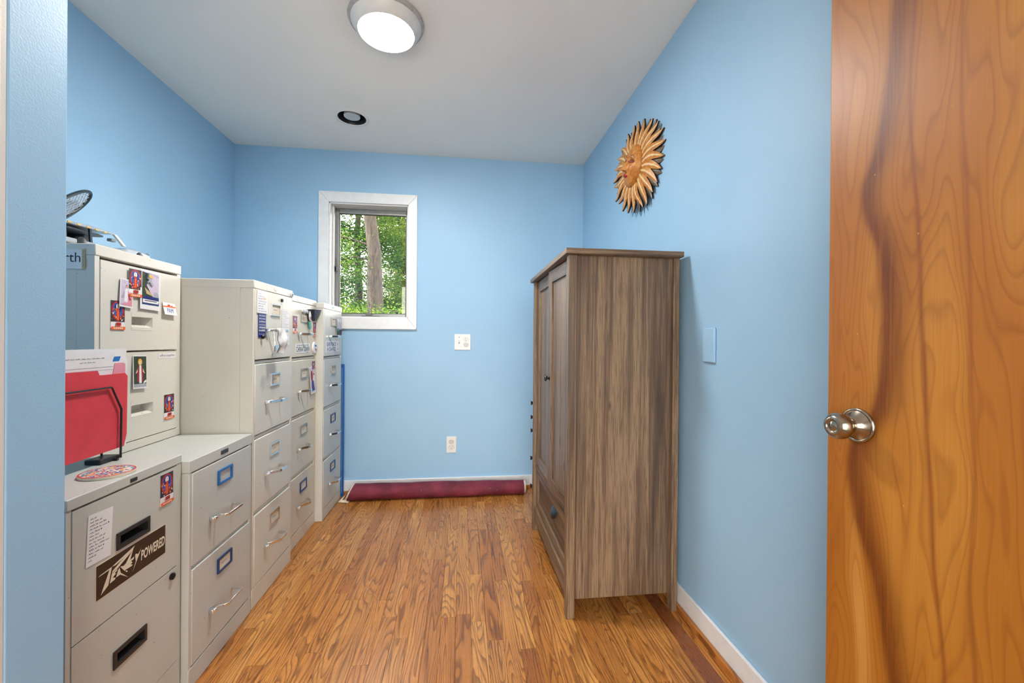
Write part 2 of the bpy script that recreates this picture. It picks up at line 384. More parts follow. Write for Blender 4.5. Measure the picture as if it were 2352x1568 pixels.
# ceiling with a round hole for the recessed light
RC = (-.665, 2.58); rr = .083; sq = .14
mb = MB(); n = 32; ring = []; per = []
for i in range(n):
    a = 2*pi*i/n; c_, s_ = cos(a), sin(a); k = sq/max(abs(c_), abs(s_)); ring.append((RC[0]+rr*c_, RC[1]+rr*s_, H)); per.append((RC[0]+k*c_, RC[1]+k*s_, H))
mb.add(ring+per, [(i, (i+1) % n, n+(i+1) % n, n+i) for i in range(n)])
X0, X1, Y0, Y1 = -2.2, 1.05, -1.9, D+.15
for a, b, c_, d_ in ((X0, RC[0]-sq, Y0, Y1), (RC[0]+sq, X1, Y0, Y1), (RC[0]-sq, RC[0]+sq, Y0, RC[1]-sq), (RC[0]-sq, RC[0]+sq, RC[1]+sq, Y1)):
    mb.poly([(a, c_, H), (b, c_, H), (b, d_, H), (a, d_, H)])
mb.box(X0, X1, Y0, Y1, H+.3, H+.34)
for a, b, c_, d_ in ((X0, X0+.02, Y0, Y1), (X1-.02, X1, Y0, Y1), (X0, X1, Y0, Y0+.02), (X0, X1, Y1-.02, Y1)): mb.box(a, b, c_, d_, H+.1, H+.3)
tag(mb.build('ceiling', M['ceil']), 'off white painted ceiling', kind='structure')
# baseboards and shoe moulding
def board(name, x0, x1, y0, y1, z0, z1, m, lab):
    mb = MB(); mb.box(x0, x1, y0, y1, z0, z1); return tag(mb.build(name, m, bevel=.004), lab, kind='structure')
board('baseboard_right', XR-.013, XR, -1.7, D, .002, .096, M['white_trim'], 'white baseboard along the right wall')
board('baseboard_back', XL, XR-.014, D-.013, D, .002, .096, M['white_trim'], 'white baseboard along the back wall')
board('trim_1', XR-.028, XR-.0135, .2, D-.03, .001, .026, M['oak'], 'brown wooden shoe moulding along the right baseboard')
board('trim_2', XL, XR-.03, D-.028, D-.0135, .001, .026, M['oak'], 'brown wooden shoe moulding along the back baseboard')

# window
w = empty('window_1', (-.66, D, 1.16), 'white cased casement window with a garden view', kind='structure')
CX0, CX1, CZ0, CZ1 = -.9976, -.3241, 1.1595, 2.1176
for pts in ([(CX0, CZ1), (CX1, CZ1), (WX1-.004, WZ1-.004), (WX0+.004, WZ1-.004)], [(CX0, CZ0), (WX0+.004, WZ0+.004), (WX1-.004, WZ0+.004), (CX1, CZ0)],
            [(CX0, CZ0), (CX0, CZ1), (WX0+.004, WZ1-.004), (WX0+.004, WZ0+.004)], [(CX1, CZ1), (CX1, CZ0), (WX1-.004, WZ0+.004), (WX1-.004, WZ1-.004)]):
    mb = MB(); mb.prism([(a, D, b) for a, b in pts], (0, -.018, 0)); mb.build('casing', M['white_trim'], w, bevel=.003)
SY = D+.125
for a, b, c_, d_ in ((WX0, WX0+.012, WZ0, WZ1), (WX1-.012, WX1, WZ0, WZ1), (WX0, WX1, WZ1-.012, WZ1), (WX0, WX1, WZ0, WZ0+.012)):
    mb = MB(); mb.box(a, b, D-.002, D+.15, c_, d_); mb.build('jamb', M['white_trim'], w, bevel=.002)
mb = MB(); mb.box(WX0+.012, WX0+.022, D+.045, D+.07, WZ0+.012, WZ1-.012); mb.build('stop', M['white_trim'], w, bevel=.002)
sx0, sx1, sz0, sz1 = WX0+.013, WX1-.013, WZ0+.013, WZ1-.013
sash = empty('sash', (-.66-(-.66), SY-D, 0), parent=w)
for nm, a, b, c_, d_ in (('stile', sx0, sx0+.028, sz0, sz1), ('stile', sx1-.02, sx1, sz0, sz1), ('rail', sx0+.028, sx1-.02, sz1-.034, sz1), ('rail', sx0+.028, sx1-.02, sz0, sz0+.026)):
    mb = MB(); mb.box(a, b, SY-.02, SY+.012, c_, d_); mb.build(nm, M['alu'], sash, bevel=.003)
mb = MB(); mb.box(sx0+.02, sx1-.015, SY-.002, SY+.002, sz0+.02, sz1-.02); mb.build('pane', M['glass'], sash)
mb = MB()
for a, b, c_, d_ in ((sx0+.028, sx0+.032, sz0+.02, sz1-.03), (sx1-.024, sx1-.02, sz0+.02, sz1-.03), (sx0+.028, sx1-.02, sz1-.038, sz1-.034), (sx0+.028, sx1-.02, sz0+.026, sz0+.03)): mb.box(a, b, SY-.012, SY-.003, c_, d_)
mb.build('gasket', M['black'], sash)
mb = MB(); mb.box(WX0+.012, WX0+.024, D+.07, D+.095, 1.605, 1.668); mb.box(WX0+.02, WX0+.034, D+.072, D+.084, 1.575, 1.61); mb.build('latch', M['dkmetal'], w, bevel=.002)
mb = MB(); mb.box(-.72, -.595, D+.05, D+.085, WZ0+.012, WZ0+.022); mb.prism([(-.69, D+.055, WZ0+.022), (-.655, D+.055, WZ0+.022), (-.645, D+.055, WZ0+.034), (-.69, D+.055, WZ0+.045), (-.70, D+.055, WZ0+.04)], (0, .014, 0)); mb.build('crank', M['dkgrey'], w, bevel=.002)

# open door on the right, folded back along the wall
DX = .79
d = empty('door_1', (DX+.018, .81, 0), 'amber birch slab door standing open against the right wall', kind='structure')
DA = R_(3.0); da, dn = Vector((sin(DA), -cos(DA), 0)), Vector((-cos(DA), -sin(DA), 0))     # along the leaf towards the hinge; out of its face
def dp(s_, n_, z_): v = Vector((DX, .812, 0))+da*s_+dn*n_; return (v.x, v.y, z_)
def dbox(mb, s0, s1, n0, n1, z0, z1): mb.prism([dp(s0, n0, z0), dp(s1, n0, z0), dp(s1, n1, z0), dp(s0, n1, z0)], (0, 0, z1-z0))
mb = MB(); dbox(mb, 0, .762, -.035, 0, .012, 2.03); mb.build('leaf', M['door'], d, bevel=.0015)
kz, ks = .921, .066
kn = empty('knob', Vector(dp(ks, 0, kz))-d.location, parent=d)
mb = MB(); mb.lathe(dp(ks, 0, kz), dn, [(.0345, 0), (.0345, .003), (.033, .005), (.0305, .0055), (.029, .0045), (.027, .006), (.021, .011), (.016, .016), (.0145, .02)], 48); mb.build('rosette', M['nickel'], kn, smooth=True, angle=50)
mb = MB(); mb.lathe(dp(ks, .018, kz), dn, [(.0115, 0), (.0115, .009), (.016, .0125), (.0225, .017), (.0255, .022), (.0262, .028), (.0255, .032), (.0245, .0335), (.0235, .0375), (.019, .042), (.0135, .0442), (.0125, .0435), (.0115, .0412), (.009, .0408), (.007, .0425), (.003, .0432), (.0002, .0433)], 48); mb.build('grip', M['nickel'], kn, smooth=True, angle=60)
mb = MB(); dbox(mb, -.0015, 0, -.029, -.006, kz-.028, kz+.028); dbox(mb, -.009, -.0015, -.024, -.010, kz-.004, kz+.012); mb.build('latch_bolt', M['nickel'], d)
mb = MB(); mb.lathe(dp(ks, -.035, kz), -dn, [(.034, 0), (.034, .004), (.014, .012), (.012, .02), (.025, .025), (.025, .035), (.01, .038)], 32); mb.build('rear_knob', M['nickel'], d, smooth=True)
mb = MB(); mb.box(.82, XR-.0005, .0, .042, .001, 2.06); tag(mb.build('trim_3', M['white_trim'], bevel=.003), 'white door jamb post at the hinge side', kind='structure')

# ================================================================== CEILING LIGHTS
def flush_lamp(cx, cy, lens, label):
    r = empty('ceiling_light', (cx, cy, H-.06), label, 'ceiling light')
    mb = MB(); mb.lathe((cx, cy, H-.0005), (0, 0, -1), [(.151, 0), (.153, .006), (.150, .013), (.143, .016)], 64); mb.build('pan', M['pangrey'], r, smooth=True)
    mb = MB(); mb.lathe((cx, cy, H-.0165), (0, 0, -1), [(.141, 0), (.139, .006), (.128, .024), (.1165, .036), (.1125, .038)], 64, caps=False); mb.build('shade', M['white_plastic'], r, smooth=True)
    mb = MB(); mb.lathe((cx, cy, H-.052), (0, 0, -1), [(.1125, 0), (.110, .004), (.09, .010), (.06, .0135), (.03, .015), (.0005, .0155)], 64); mb.build('lens', lens, r, smooth=True)
flush_lamp(-.322, 1.775, M['lens'], 'round white flush ceiling lamp, lit, above the room')
r = empty('recessed_light', (RC[0], RC[1], H-.004), 'unlit round recessed downlight in the ceiling near the window', 'ceiling light')
mb = MB(); mb.lathe((*RC, H), (0, 0, -1), [(.082, 0), (.098, 0), (.098, .002), (.094, .0045), (.084, .0045), (.080, .001), (.082, 0)], 48, caps=False); mb.build('trim_ring', M['white_plastic'], r, smooth=True)
mb = MB(); mb.lathe((*RC, H), (0, 0, 1), [(.0805, 0), (.076, .02), (.0765, .022), (.073, .045), (.070, .09), (.0005, .092)], 48, caps=False); mb.build('baffle', M['black'], r, smooth=True, angle=20)
mb = MB(); mb.lathe((*RC, H+.003), (0, 0, 1), [(.0005, 0), (.03, .001), (.046, .004), (.0475, .010), (.044, .025), (.028, .05), (.02, .068), (.0005, .068)], 40, caps=False); mb.build('bulb', plain('frosted_bulb_glass', srgb(196, 204, 208), .3), r, smooth=True)

# ================================================================== FILING CABINETS
def holder(drawer, X, yc, zc, w, h, mat, card=True):
    """metal label frame and its paper, on a drawer"""
    mb = MB(); b = .0065
    for a, c_, e, g in ((-w/2, -w/2+b, -h/2, h/2), (w/2-b, w/2, -h/2, h/2), (-w/2+b, w/2-b, h/2-b, h/2), (-w/2+b, w/2-b, -h/2, -h/2+b)):
        mb.box(X, X+.0055, yc+a, yc+c_, zc+e, zc+g)
    mb.build('label_frame', mat, drawer)
    if card:
        mb = MB(); mb.box(X, X+.001, yc-w/2+b, yc+w/2-b, zc-h/2+b, zc+h/2-b); mb.box(X+.001, X+.0013, yc-w*.2, yc+w*.18, zc-.003, zc+.002, 1); mb.build('label_card', [M['cream'], M['pgrey']], drawer)
def handle(drawer, X, yc, zc, kind):
    mb = MB()
    if kind == 'bar':      # flat trapezoid loop
        mb.strip([(X, yc-.062, zc), (X+.012, yc-.058, zc), (X+.038, yc-.03, zc), (X+.041, yc-.02, zc), (X+.041, yc+.035, zc), (X+.036, yc+.045, zc), (X, yc+.052, zc)], .0125, .0045)
    elif kind == 'thin':
        mb.strip([(X, yc-.045, zc), (X+.03, yc-.04, zc), (X+.036, yc-.034, zc), (X+.037, yc+.05, zc), (X+.03, yc+.056, zc), (X, yc+.058, zc)], .008, .007)
    else:                  # bowed
        mb.strip([(X+.006+.036*sin(pi*i/10), yc-.05+.10*i/10, zc) for i in range(11)], .013, .005); mb.box(X, X+.012, yc+.043, yc+.052, zc-.006, zc+.006)
    mb.build('handle', M['chrome'], drawer, bevel=.0012)
    mb = MB(); yl = yc-.078 if kind != 'thin' else yc-.07
    mb.box(X, X+.014, yl-.009, yl+.009, zc-.0065, zc+.0065); mb.box(X+.012, X+.017, yl-.004, yl+.012, zc-.005, zc+.006); mb.build('thumb_latch', M['chrome'], drawer, bevel=.002)
def recess_drawer(cab, X, y0, y1, z0, z1, py0, py1, pz0, pz1, mat, pmat, dark):
    """drawer front with a real recessed pull"""
    mb = MB()
    for a, b, c_, d_ in ((y0, py0, z0, z1), (py1, y1, z0, z1), (py0, py1, z0, pz0), (py0, py1, pz1, z1)): mb.box(X-.018, X, a, b, c_, d_)
    dr = mb.build('drawer', mat, cab)
    b = .008 if dark else .001; mb = MB(); o = .0035 if dark else .0004
    for a, c_, e, g in ((py0-.001, py0+b, pz0-.001, pz1+.001), (py1-b, py1+.001, pz0-.001, pz1+.001), (py0+b, py1-b, pz1-b, pz1+.001), (py0+b, py1-b, pz0-.001, pz0+b)): mb.box(X-.03, X+o, a, c_, e, g)
    py0 += b; py1 -= b; pz0 += b; pz1 -= b; xb = X-.03
    zm = pz0+(pz1-pz0)*(.42 if not dark else .3)
    if dark: mb.add([(X, py0, pz0), (X, py1, pz0), (xb, py1, zm), (xb, py0, zm)], [(0, 1, 2, 3)]); mb.add([(xb, py0, zm), (xb, py1, zm), (xb, py1, pz1), (xb, py0, pz1)], [(0, 1, 2, 3)])
    else:
        mb.box(X-.002, X+.0006, py0, py1, pz1-.012, pz1); mb.box(X-.002, X+.0006, py0, py1, pz0, pz0+.009)
        mb.add([(X, py0, pz0+.009), (X, py1, pz0+.009), (xb, py1-.014, zm), (xb, py0, zm)], [(0, 1, 2, 3)]); mb.add([(xb, py0, zm), (xb, py1-.014, zm), (xb, py1-.014, pz1), (xb, py0, pz1)], [(0, 1, 2, 3)])
        mb.add([(X, py1, pz0+.009), (X, py1, pz1), (xb, py1-.014, pz1), (xb, py1-.014, zm)], [(0, 1, 2, 3)])
    mb.build('recessed_pull', pmat, dr)
    return dr
def cabinet(X, y0, y1, z0, z1, depth, drawers, mat, label, cap=.033, proud=.0015, stile=(.014, .018), xback=None, side=None):
    """steel cabinet: carcass, lid and base; returns the empty"""
    c = empty('filing_cabinet', (X-depth/2, (y0+y1)/2, z0), label, 'filing cabinet')
    xb = X-depth
    mb = MB(); mb.box(xb, X-.05, y0+.001, y1-.001, z0+.003, z1-.001)
    mb.box(X-.05, X-.0005, y0+.001, y0+stile[0], z0+.003, z1-cap); mb.box(X-.05, X-.0005, y1-stile[1], y1-.001, z0+.003, z1-cap)
    zs = [z1-cap-.003]+[v for dz in drawers for v in dz]+[z0+.003]
    tops = sorted([d_[1] for d_ in drawers], reverse=True); bots = sorted([d_[0] for d_ in drawers], reverse=True)
    for zb, zt in zip(bots[:-1], tops[1:]): mb.box(X-.05, X-.005, y0+stile[0], y1-stile[1], zt+.0012, zb-.0035)
    mb.build('carcass', mat, c, bevel=.0012, seg=1)
    mb = MB(); mb.box(xb, X+.0015, y0, y1, z1-cap, z1); mb.build('lid', mat, c, bevel=.0025)
    mb = MB(); mb.box(X-.05, X+.0003, y0+.0004, y1-.0004, z0+.001, bots[-1]-.003); mb.build('base_panel', mat, c, bevel=.002)
    return c
def plain_drawer(c, X, y0, y1, z0, z1, mat, proud=.0015):
    mb = MB(); mb.box(X-.02, X+proud, y0, y1, z0, z1); return mb.build('drawer', mat, c, bevel=.003)
def badge(c, X, y0, y1, z0, z1, mat, txt=None):
    mb = MB(); mb.box(X, X+.0018, y0, y1, z0, z1)
    if txt: text_mesh(mb, txt, front(X, y0, z0), (y1-y0)*.12, (z1-z0)*.25, (y1-y0)*.76, (z1-z0)*.5, .002, 1)
    mb.build('badge', [mat, M['cabC']], c)
def lock(c, X, y, z, r, mat=None):
    mb = MB(); mb.lathe((X, y, z), (1, 0, 0), [(r, 0), (r, .006), (r*.8, .0075), (r*.45, .0078), (r*.3, .006)], 20); mb.build('lock', mat or M['chrome'], c, smooth=True)

# nearest two-drawer cabinet
XA, A0, A1, AH = -.845, 1.000, 1.371, .733
cA = cabinet(XA, A0, A1, 0, AH, .66, [(.408, .703), (.122, .402)], M['cabA'], 'putty two-drawer filing cabinet with black recessed pulls, nearest the partition', cap=.026)
dA1 = recess_drawer(cA, XA+.001, 1.0145, 1.3545, .407, .703, 1.132, 1.238, .560, .600, M['cabA'], M['black'], True)
dA2 = recess_drawer(cA, XA+.001, 1.0145, 1.3545, .121, .4035, 1.124, 1.229, .270, .312, M['cabA'], M['black'], True)
badge(cA, XA+.0015, 1.173, 1.194, .7135, .7225, M['black'])
lock(dA2, XA+.001, 1.328, .385, .0095, M['dkmetal'])
# second two-drawer cabinet
XB, B0, B1, BH = -.826, 1.376, 1.756, .709
cB = cabinet(XB, B0, B1, 0, BH, .66, [(.378, .668), (.068, .366)], M['cabB'], 'grey putty two-drawer filing cabinet with blue label frames and chrome handles', cap=.038)
for z0, z1, lz, hz, mt in ((.379, .667, .609, .487, M['bluemetal']), (.070, .367, .306, .180, M['bluedk'])):
    dr = plain_drawer(cB, XB, B0+.014, B1-.018, z0, z1, M['cabB']); holder(dr, XB+.0015, 1.564, lz, .086, .05, mt, mt is M['bluedk']); handle(dr, XB+.0015, 1.555, hz, 'thin')
badge(cB, XB+.0015, 1.541, 1.583, .684, .697, M['black'])
# tall four-drawer cabinets
def four(X, y0, y1, hgt, mat, label, kind, lm, yh, hz_off=0, first_handle=True):
    zt = hgt-.033; pitch = .3055; dz = [(zt-.289-i*pitch, zt-i*pitch) for i in range(4)]
    c = cabinet(X, y0, y1, 0, hgt, min(.672, X-XL-.004), dz, mat, label)
    out = []; ym = (y0+y1)/2-.001
    for i, (a, b) in enumerate(dz):
        dr = plain_drawer(c, X, y0+.0145, y1-.0185, a+.001, b-.001, mat); out.append(dr)
        holder(dr, X+.0015, ym, b-.074, .092, .054, lm[i]); 
        if first_handle or i: handle(dr, X+.0015, ym-.004, b-.166, kind)
    return c, out
XC, C0, C1 = -.827, 1.764, 2.145
cC, dC = four(XC, C0, C1, 1.321, M['cabC'], 'pale grey four-drawer filing cabinet whose long side faces the camera', 'bar', [M['chrome'], M['chrome'], M['chrome'], M['chrome']], 0)
badge(cC, XC+.0015, 1.945, 1.965, 1.300, 1.311, M['cabF']); lock(cC, XC+.0015, 2.128, 1.300, .009); lock(dC[0], XC+.0015, 2.016, 1.262, .0075, M['black'])
XDd, D0, D1 = -.86, 2.196, 2.575
cD, dD = four(XDd, D0, D1, 1.312, M['cabD'], 'beige four-drawer filing cabinet with a licence plate, set back between two grey ones', 'bow', [M['alu'], M['alu'], M['alu'], M['bluedk']], 0)
badge(cD, XDd+.0015, 2.375, 2.405, 1.291, 1.301, M['white_plastic'])
XE, E0, E1 = -.82, 2.580, 2.956
cE, dE = four(XE, E0, E1, 1.303, M['cabE'], 'light grey four-drawer filing cabinet next to the window wall', 'bar', [M['alu'], M['alu'], M['bluedk'], M['bluedk']], 0)
badge(cE, XE+.0015, 2.745, 2.78, 1.281, 1.291, M['teal'])
# small cabinet stacked on the second one
XF, F0, F1, FZ0, FZ1 = -1.092, 1.379, 1.761, BH+.0005, 1.366
cF = cabinet(XF, F0, F1, FZ0, FZ1, .452, [(1.042, 1.322), (.742, 1.035)], M['cabF'], 'cream two-drawer cabinet covered in cards, stacked on a filing cabinet', cap=.034, stile=(.018, .02))
dF1 = recess_drawer(cF, XF+.001, 1.3985, 1.7385, 1.043, 1.3225, 1.517, 1.612, 1.111, 1.169, M['cabF'], M['cabF'], False)
dF2 = recess_drawer(cF, XF+.001, 1.3985, 1.7405, .742, 1.036, 1.517, 1.617, .812, .872, M['cabF'], M['cabF'], False)

# ================================================================== CARDS, MAGNETS AND STICKERS
rg = random.Random(5)
DEVM = [M['white'], M['pdark'], M['logo'], M['pblue'], M['pmaroon'], M['pskin'], M['orange'], M['pgold'], M['navy']]
def devo(X, y, z, w, h, label, tilt=0, lean=0, gap=.0006):
    """small print of a robed figure in a blue and red arch, a white strip and an orange band below"""
    L = [(rect(.0, .27, 1, 1), 1)]
    L += [(ell(.5, .66, .47, .33, 20), 4), (ell(.5, .66, .44, .31, 20), 2), (ell(.5, .66, .40, .285, 20), 4), (ell(.5, .68, .35, .255, 20), 3), (ell(.5, .74, .25, .17, 16), 8), (ell(.5, .80, .13, .10, 14), 0)]
    L += [([(.40, .30), (.60, .30), (.63, .55), (.58, .74), (.42, .74), (.37, .55)], 2), ([(.44, .34), (.56, .34), (.55, .66), (.45, .66)], 6), (ell(.5, .79, .06, .05, 12), 5), ([(.46, .83), (.54, .83), (.5, .90)], 7)]
    for i in range(34):
        cx, cy = rg.choice((rg.uniform(.05, .36), rg.uniform(.64, .95))), rg.uniform(.31, .72); s = rg.uniform(.02, .05)
        L.append(([(cx-s, cy), (cx, cy-s*.7), (cx+s, cy), (cx, cy+s*.9)], rg.choice((0, 3, 7, 6, 5, 2))))
    L += [(rect(.33, .135, .70, .25), 2), (rect(.39, .16, .64, .225), 4), (rect(0, 0, 1, .105), 6)]
    for i in range(5): L.append((rect(.16+i*.14, .035, .26+i*.14, .07), 0))
    return print_card('prayer_card', front(X, y, z, tilt, lean), w, h, L, DEVM, label, 'card', 'small arched figure cards', gap=gap)
devo(XF+.001, 1.434, 1.111, .054, .092, 'colourful figure card with orange band, leftmost on the cream cabinet')
devo(XF+.001, 1.499, 1.222, .054, .092, 'colourful figure card with orange band, overlapping the boat photo', gap=.0045)
devo(XF+.001, 1.670, .783, .053, .092, 'colourful figure card on the lower drawer of the cream cabinet')
devo(XA+.001, 1.279, .608, .052, .088, 'colourful figure card on the nearest putty cabinet')
devo(XDd+.0015, 2.231, 1.117, .055, .088, 'purple figure card at the left of the beige cabinet')
devo(XDd+.0015, 2.520, 1.100, .045, .083, 'purple figure card beneath the dark funnel on the beige cabinet')
devo(XDd+.0015, 2.500, .866, .045, .092, 'purple figure card on the second drawer of the beige cabinet', gap=.003)
# photograph of a boat below a cliff
L = [(rect(.08, .12, .92, .95), 1), ([(.08, .5), (.08, .95), (.34, .93), (.40, .78), (.30, .62), (.52, .42), (.62, .34), (.08, .32)], 2), ([(.2, .56), (.5, .44), (.6, .36), (.3, .4)], 3), ([(.62, .34), (.68, .5), (.74, .44), (.8, .5), (.92, .38), (.92, .3), (.6, .3)], 4),
     (rect(.08, .12, .92, .34), 5), ([(.16, .26), (.82, .26), (.78, .33), (.2, .33)], 6), ([(.12, .17), (.88, .17), (.92, .25), (.12, .26)], 0), (rect(.2, .215, .8, .235), 7), ([(.62, .9), (.9, .86), (.9, .9), (.62, .93)], 4)]
print_card('boat_photograph', front(XF+.001, 1.545, 1.185, R_(-2), .02), .094, .136, L, [M['white'], M['plil'], M['pgreen'], M['tape'], M['pgrey'], M['bluedk'], M['navy'], M['ink']], 'white bordered photo of a boat below a cliff on the cream cabinet', 'photograph', gap=.003)
mb = MB(); fr = front(XF+.005, 1.574, 1.262)
mb.prism([fr.p(x*.03, y*.05, 0) for x, y in ((.1, .6), (.3, 1), (.7, .95), (.85, .6), (.6, .5), (1, .15), (.7, .1), (.4, .35), (.1, .3), (.3, .5))], fr.N*.005, 0); mb.prism([fr.p(x, y, .0052) for x, y in ell(.014, .037, .008, .006, 12)], fr.N*.001, 1)
tag(mb.build('bird_magnet', [M['pgrey'], M['pgold']]), 'small grey and yellow fridge magnet holding the boat photo', 'magnet')
L = [(rect(.06, .05, .94, .96), 1), (ell(.5, .74, .09, .055, 14), 2), (ell(.5, .735, .055, .035, 12), 3), ([(.35, .2), (.65, .2), (.62, .62), (.54, .68), (.46, .68), (.38, .6)], 0), ([(.56, .62), (.9, .40), (.94, .1), (.6, .15)], 4), ([(.6, .5), (.85, .3), (.7, .25)], 2), ([(.06, .08), (.94, .06), (.9, .18), (.4, .16)], 4), ([(.1, .3), (.3, .32), (.32, .5), (.25, .6), (.2, .45)], 5)]
print_card('figure_card', front(XF+.001, 1.460, 1.186, R_(-4), .02), .054, .092, L, [M['white'], M['plil'], M['pmaroon'], M['pskin'], M['pink'], M['pgrey']], 'pale pink robed figure card beneath an arched card on the cream cabinet', 'card', gap=.0025)
# name tag
fr = front(XF+.001, 1.655, 1.172, R_(-2), .22, .047); mb = MB(); mb.prism([fr.p(a, b, .001) for a, b in rect(0, 0, .066, .046)], fr.N*.0008, 0)
mb.poly([fr.p(a, b, .0021) for a, b in rect(.001, .029, .065, .0335)], 1); mb.poly([fr.p(a, b, .0021) for a, b in ell(.031, .034, .008, .006, 12, 0, pi)], 2); mb.poly([fr.p(a, b, .0021) for a, b in rect(.042, .034, .05, .037)], 2)
text_mesh(mb, 'PAM', fr, .017, .009, .032, .016, .0022, 3); tag(mb.build('name_tag', [M['white'], M['orange'], M['logo'], M['pblue']]), 'white name tag reading PAM on the cream cabinet', 'name tag')
# robed lady card and a handwritten drawer label
L = [(rect(.05, .04, .95, .97), 1), (rect(.05, .04, .95, .14), 5), (ell(.5, .80, .15, .10, 16), 4), (ell(.5, .78, .08, .06, 12), 3), ([(.3, .2), (.7, .2), (.74, .5), (.62, .7), (.38, .7), (.26, .5)], 2), ([(.42, .16), (.6, .16), (.58, .7), (.44, .7)], 0), ([(.16, .44), (.3, .6), (.32, .5)], 3), ([(.84, .44), (.7, .6), (.68, .5)], 3), ([(.7, .14), (.95, .18), (.9, .26), (.75, .2)], 0)]
print_card('figure_card', front(XF+.001, 1.516, .915, R_(-2), .04), .062, .112, L, [M['white'], M['pgreen'], M['pmaroon'], M['pskin'], M['pgold'], M['pgrey']], 'cream bordered card of a robed figure on dark green ground', 'card', gap=.001)
fr = front(XF+.0012, 1.641, 1.011); mb = MB(); mb.prism([fr.p(a, b, 0) for a, b in rect(0, 0, .09, .019)], fr.N*.0005, 0); text_mesh(mb, 'office supplies', fr, .006, .004, .078, .011, .0007, 1, .25); tag(mb.build('drawer_label', [M['white'], M['ppurple']]), 'white strip with purple handwriting on the cream cabinet', 'label')
# sign on the near side of the cream cabinet
fr = Frame((-1.285, F0-.0005, 1.289), (1, 0, 0), (0, 0, 1)); mb = MB(); mb.prism([fr.p(a, b, 0) for a, b in rect(0, 0, .162, .058)], fr.N*.001, 0); text_mesh(mb, 'rth', fr, .113, .020, .043, .0285, .0012, 1)
mb.poly([fr.p(a, b, .0013) for a, b in ((.160, -.001), (.169, -.001), (.170, .02), (.168, .04), (.170, .06), (.160, .059))], 2); tag(mb.build('paper_sign', [M['white'], M['ink'], M['tape']]), 'white paper sign ending in rth taped to the cabinet side', 'sign')
# nearest cabinet: list, brand sticker
wl, hl = .068, .116
L = [(rect(.02, .02, .98, .99), 1)]+scribble([(.08, (.32, .56, .72, .86, .56, .45, .7, .66, .9, .68, .66, .36, .27)[i], .90-.068*i, .036) for i in range(13)], wl, hl, random.Random(3), 2, .018)
print_card('handwritten_list', front(XA+.001, 1.046, .562, R_(-3)), wl, hl, L, [M['white_plastic'], M['white'], M['ink']], 'handwritten list taped to the nearest putty cabinet', 'paper')
fr = front(XA+.0011, 1.073, .468); mb = MB(); mb.prism([fr.p(a, b, 0) for a, b in rect(-.001, -.001, .230, .084)], fr.N*.0004, 1); mb.poly([fr.p(a, b, .0006) for a, b in rect(.001, .001, .228, .082)], 0)
LOGO = [[(.0241,.6602),(.0486,.687),(.1928,.7175),(.1754,.6724)],[(.1667,.6857),(.1945,.7148),(.1506,.2455),(.0567,.0953)],[(.1928,.7175),(.5068,.9237),(.3943,.7778),(.2371,.6922)],
 [(.5068,.9237),(.4624,.8002),(.2735,.5653),(.1933,.523),(.2019,.5812),(.3098,.7137),(.4039,.7963)],[(.1933,.5128),(.269,.5452),(.2601,.4965),(.227,.4772),(.2495,.4405),(.2201,.4037),(.2042,.3692),(.2426,.3295),(.2338,.2816),(.1661,.261)],
 [(.2918,.5482),(.3108,.3629),(.4137,.072),(.3017,.3205),(.2471,.3163),(.2738,.4924)],[(.301,.5595),(.3476,.5172),(.3778,.5465),(.4869,.8746),(.4099,.3816),(.3623,.3366)],
 [(.4385,.5646),(.4978,.5875),(.488,.5188),(.4485,.5027),(.4733,.449),(.4458,.4075),(.4755,.3699),(.4637,.3441),(.3879,.3507)],[(.5077,.6169),(.5228,.6393),(.5535,.5849),(.6018,.7104),(.5609,.5193),(.4693,.1258),(.5184,.4047)],[(.3718,.3222),(.389,.3172),(.4054,.2708),(.3891,.2573)]]
for i, pl in enumerate(LOGO): mb.poly([fr.p(a*.229, b*.083, .0008+.00002*i) for a, b in pl], 1)
text_mesh(mb, 'POWERED', fr, .1365, .0255, .089, .027, .0009, 1, .1, .03); tag(mb.build('brand_sticker', [M['brownink'], M['cream']]), 'dark brown bumper sticker with cream lightning lettering and POWERED', 'sticker')
# pale grey tall cabinet
wl, hl = .09, .092
L = scribble([(.08, (.3, .55, .5, .86, .72, .5, .62, .92)[i], .84-.11*i, .06) for i in range(8)], wl, hl, random.Random(8), 1, .016)+scribble([(.5, .8, .62, .14)], wl, hl, random.Random(2), 2, .02)
print_card('handwritten_note', front(XC+.0015, 1.785, 1.191), wl, hl, L, [M['white'], M['bluedk'], M['pgold']], 'white handwritten note at the top left of the pale grey cabinet', 'paper', thick=.003)
L = scribble([(.08, .92, .88-.125*i, (.05, .05, .06, .05, .08, .08, .03)[i]) for i in range(7)], .064, .1, random.Random(4), 1, .03)
print_card('slogan_magnet', front(XC+.0015, 1.797, 1.091), .064, .1, L, [M['navy'], M['white']], 'navy blue magnet with white lettering below the handwritten note', 'magnet', thick=.002)
mb = MB(); mb.lathe((XC+.0035, 1.826, 1.094), (1, 0, 0), [(.008, 0), (.009, .006), (.005, .012), (.001, .013)], 16); tag(mb.build('round_magnet', M['dkmetal'], smooth=True), 'small dark round magnet on the navy magnet', 'magnet')
wl, hl = .078, .164
L = [(rect(.12, .08, .36, .15), 1), (rect(.5, .08, .7, .15), 1)]+scribble([(.1, (.7, .92, .5, .6, .95, .5, .6, .4, .9, .7, .92, .5, .95, .9, .5, .8, .7)[i], .94-.045*i, .022) for i in range(17)], wl, hl, random.Random(6), 1)
print_card('printed_list', front(XC+.0015, 2.024, 1.058), wl, hl, L, [M['white'], M['ink']], 'long white printed list at the right of the pale grey cabinet', 'paper')
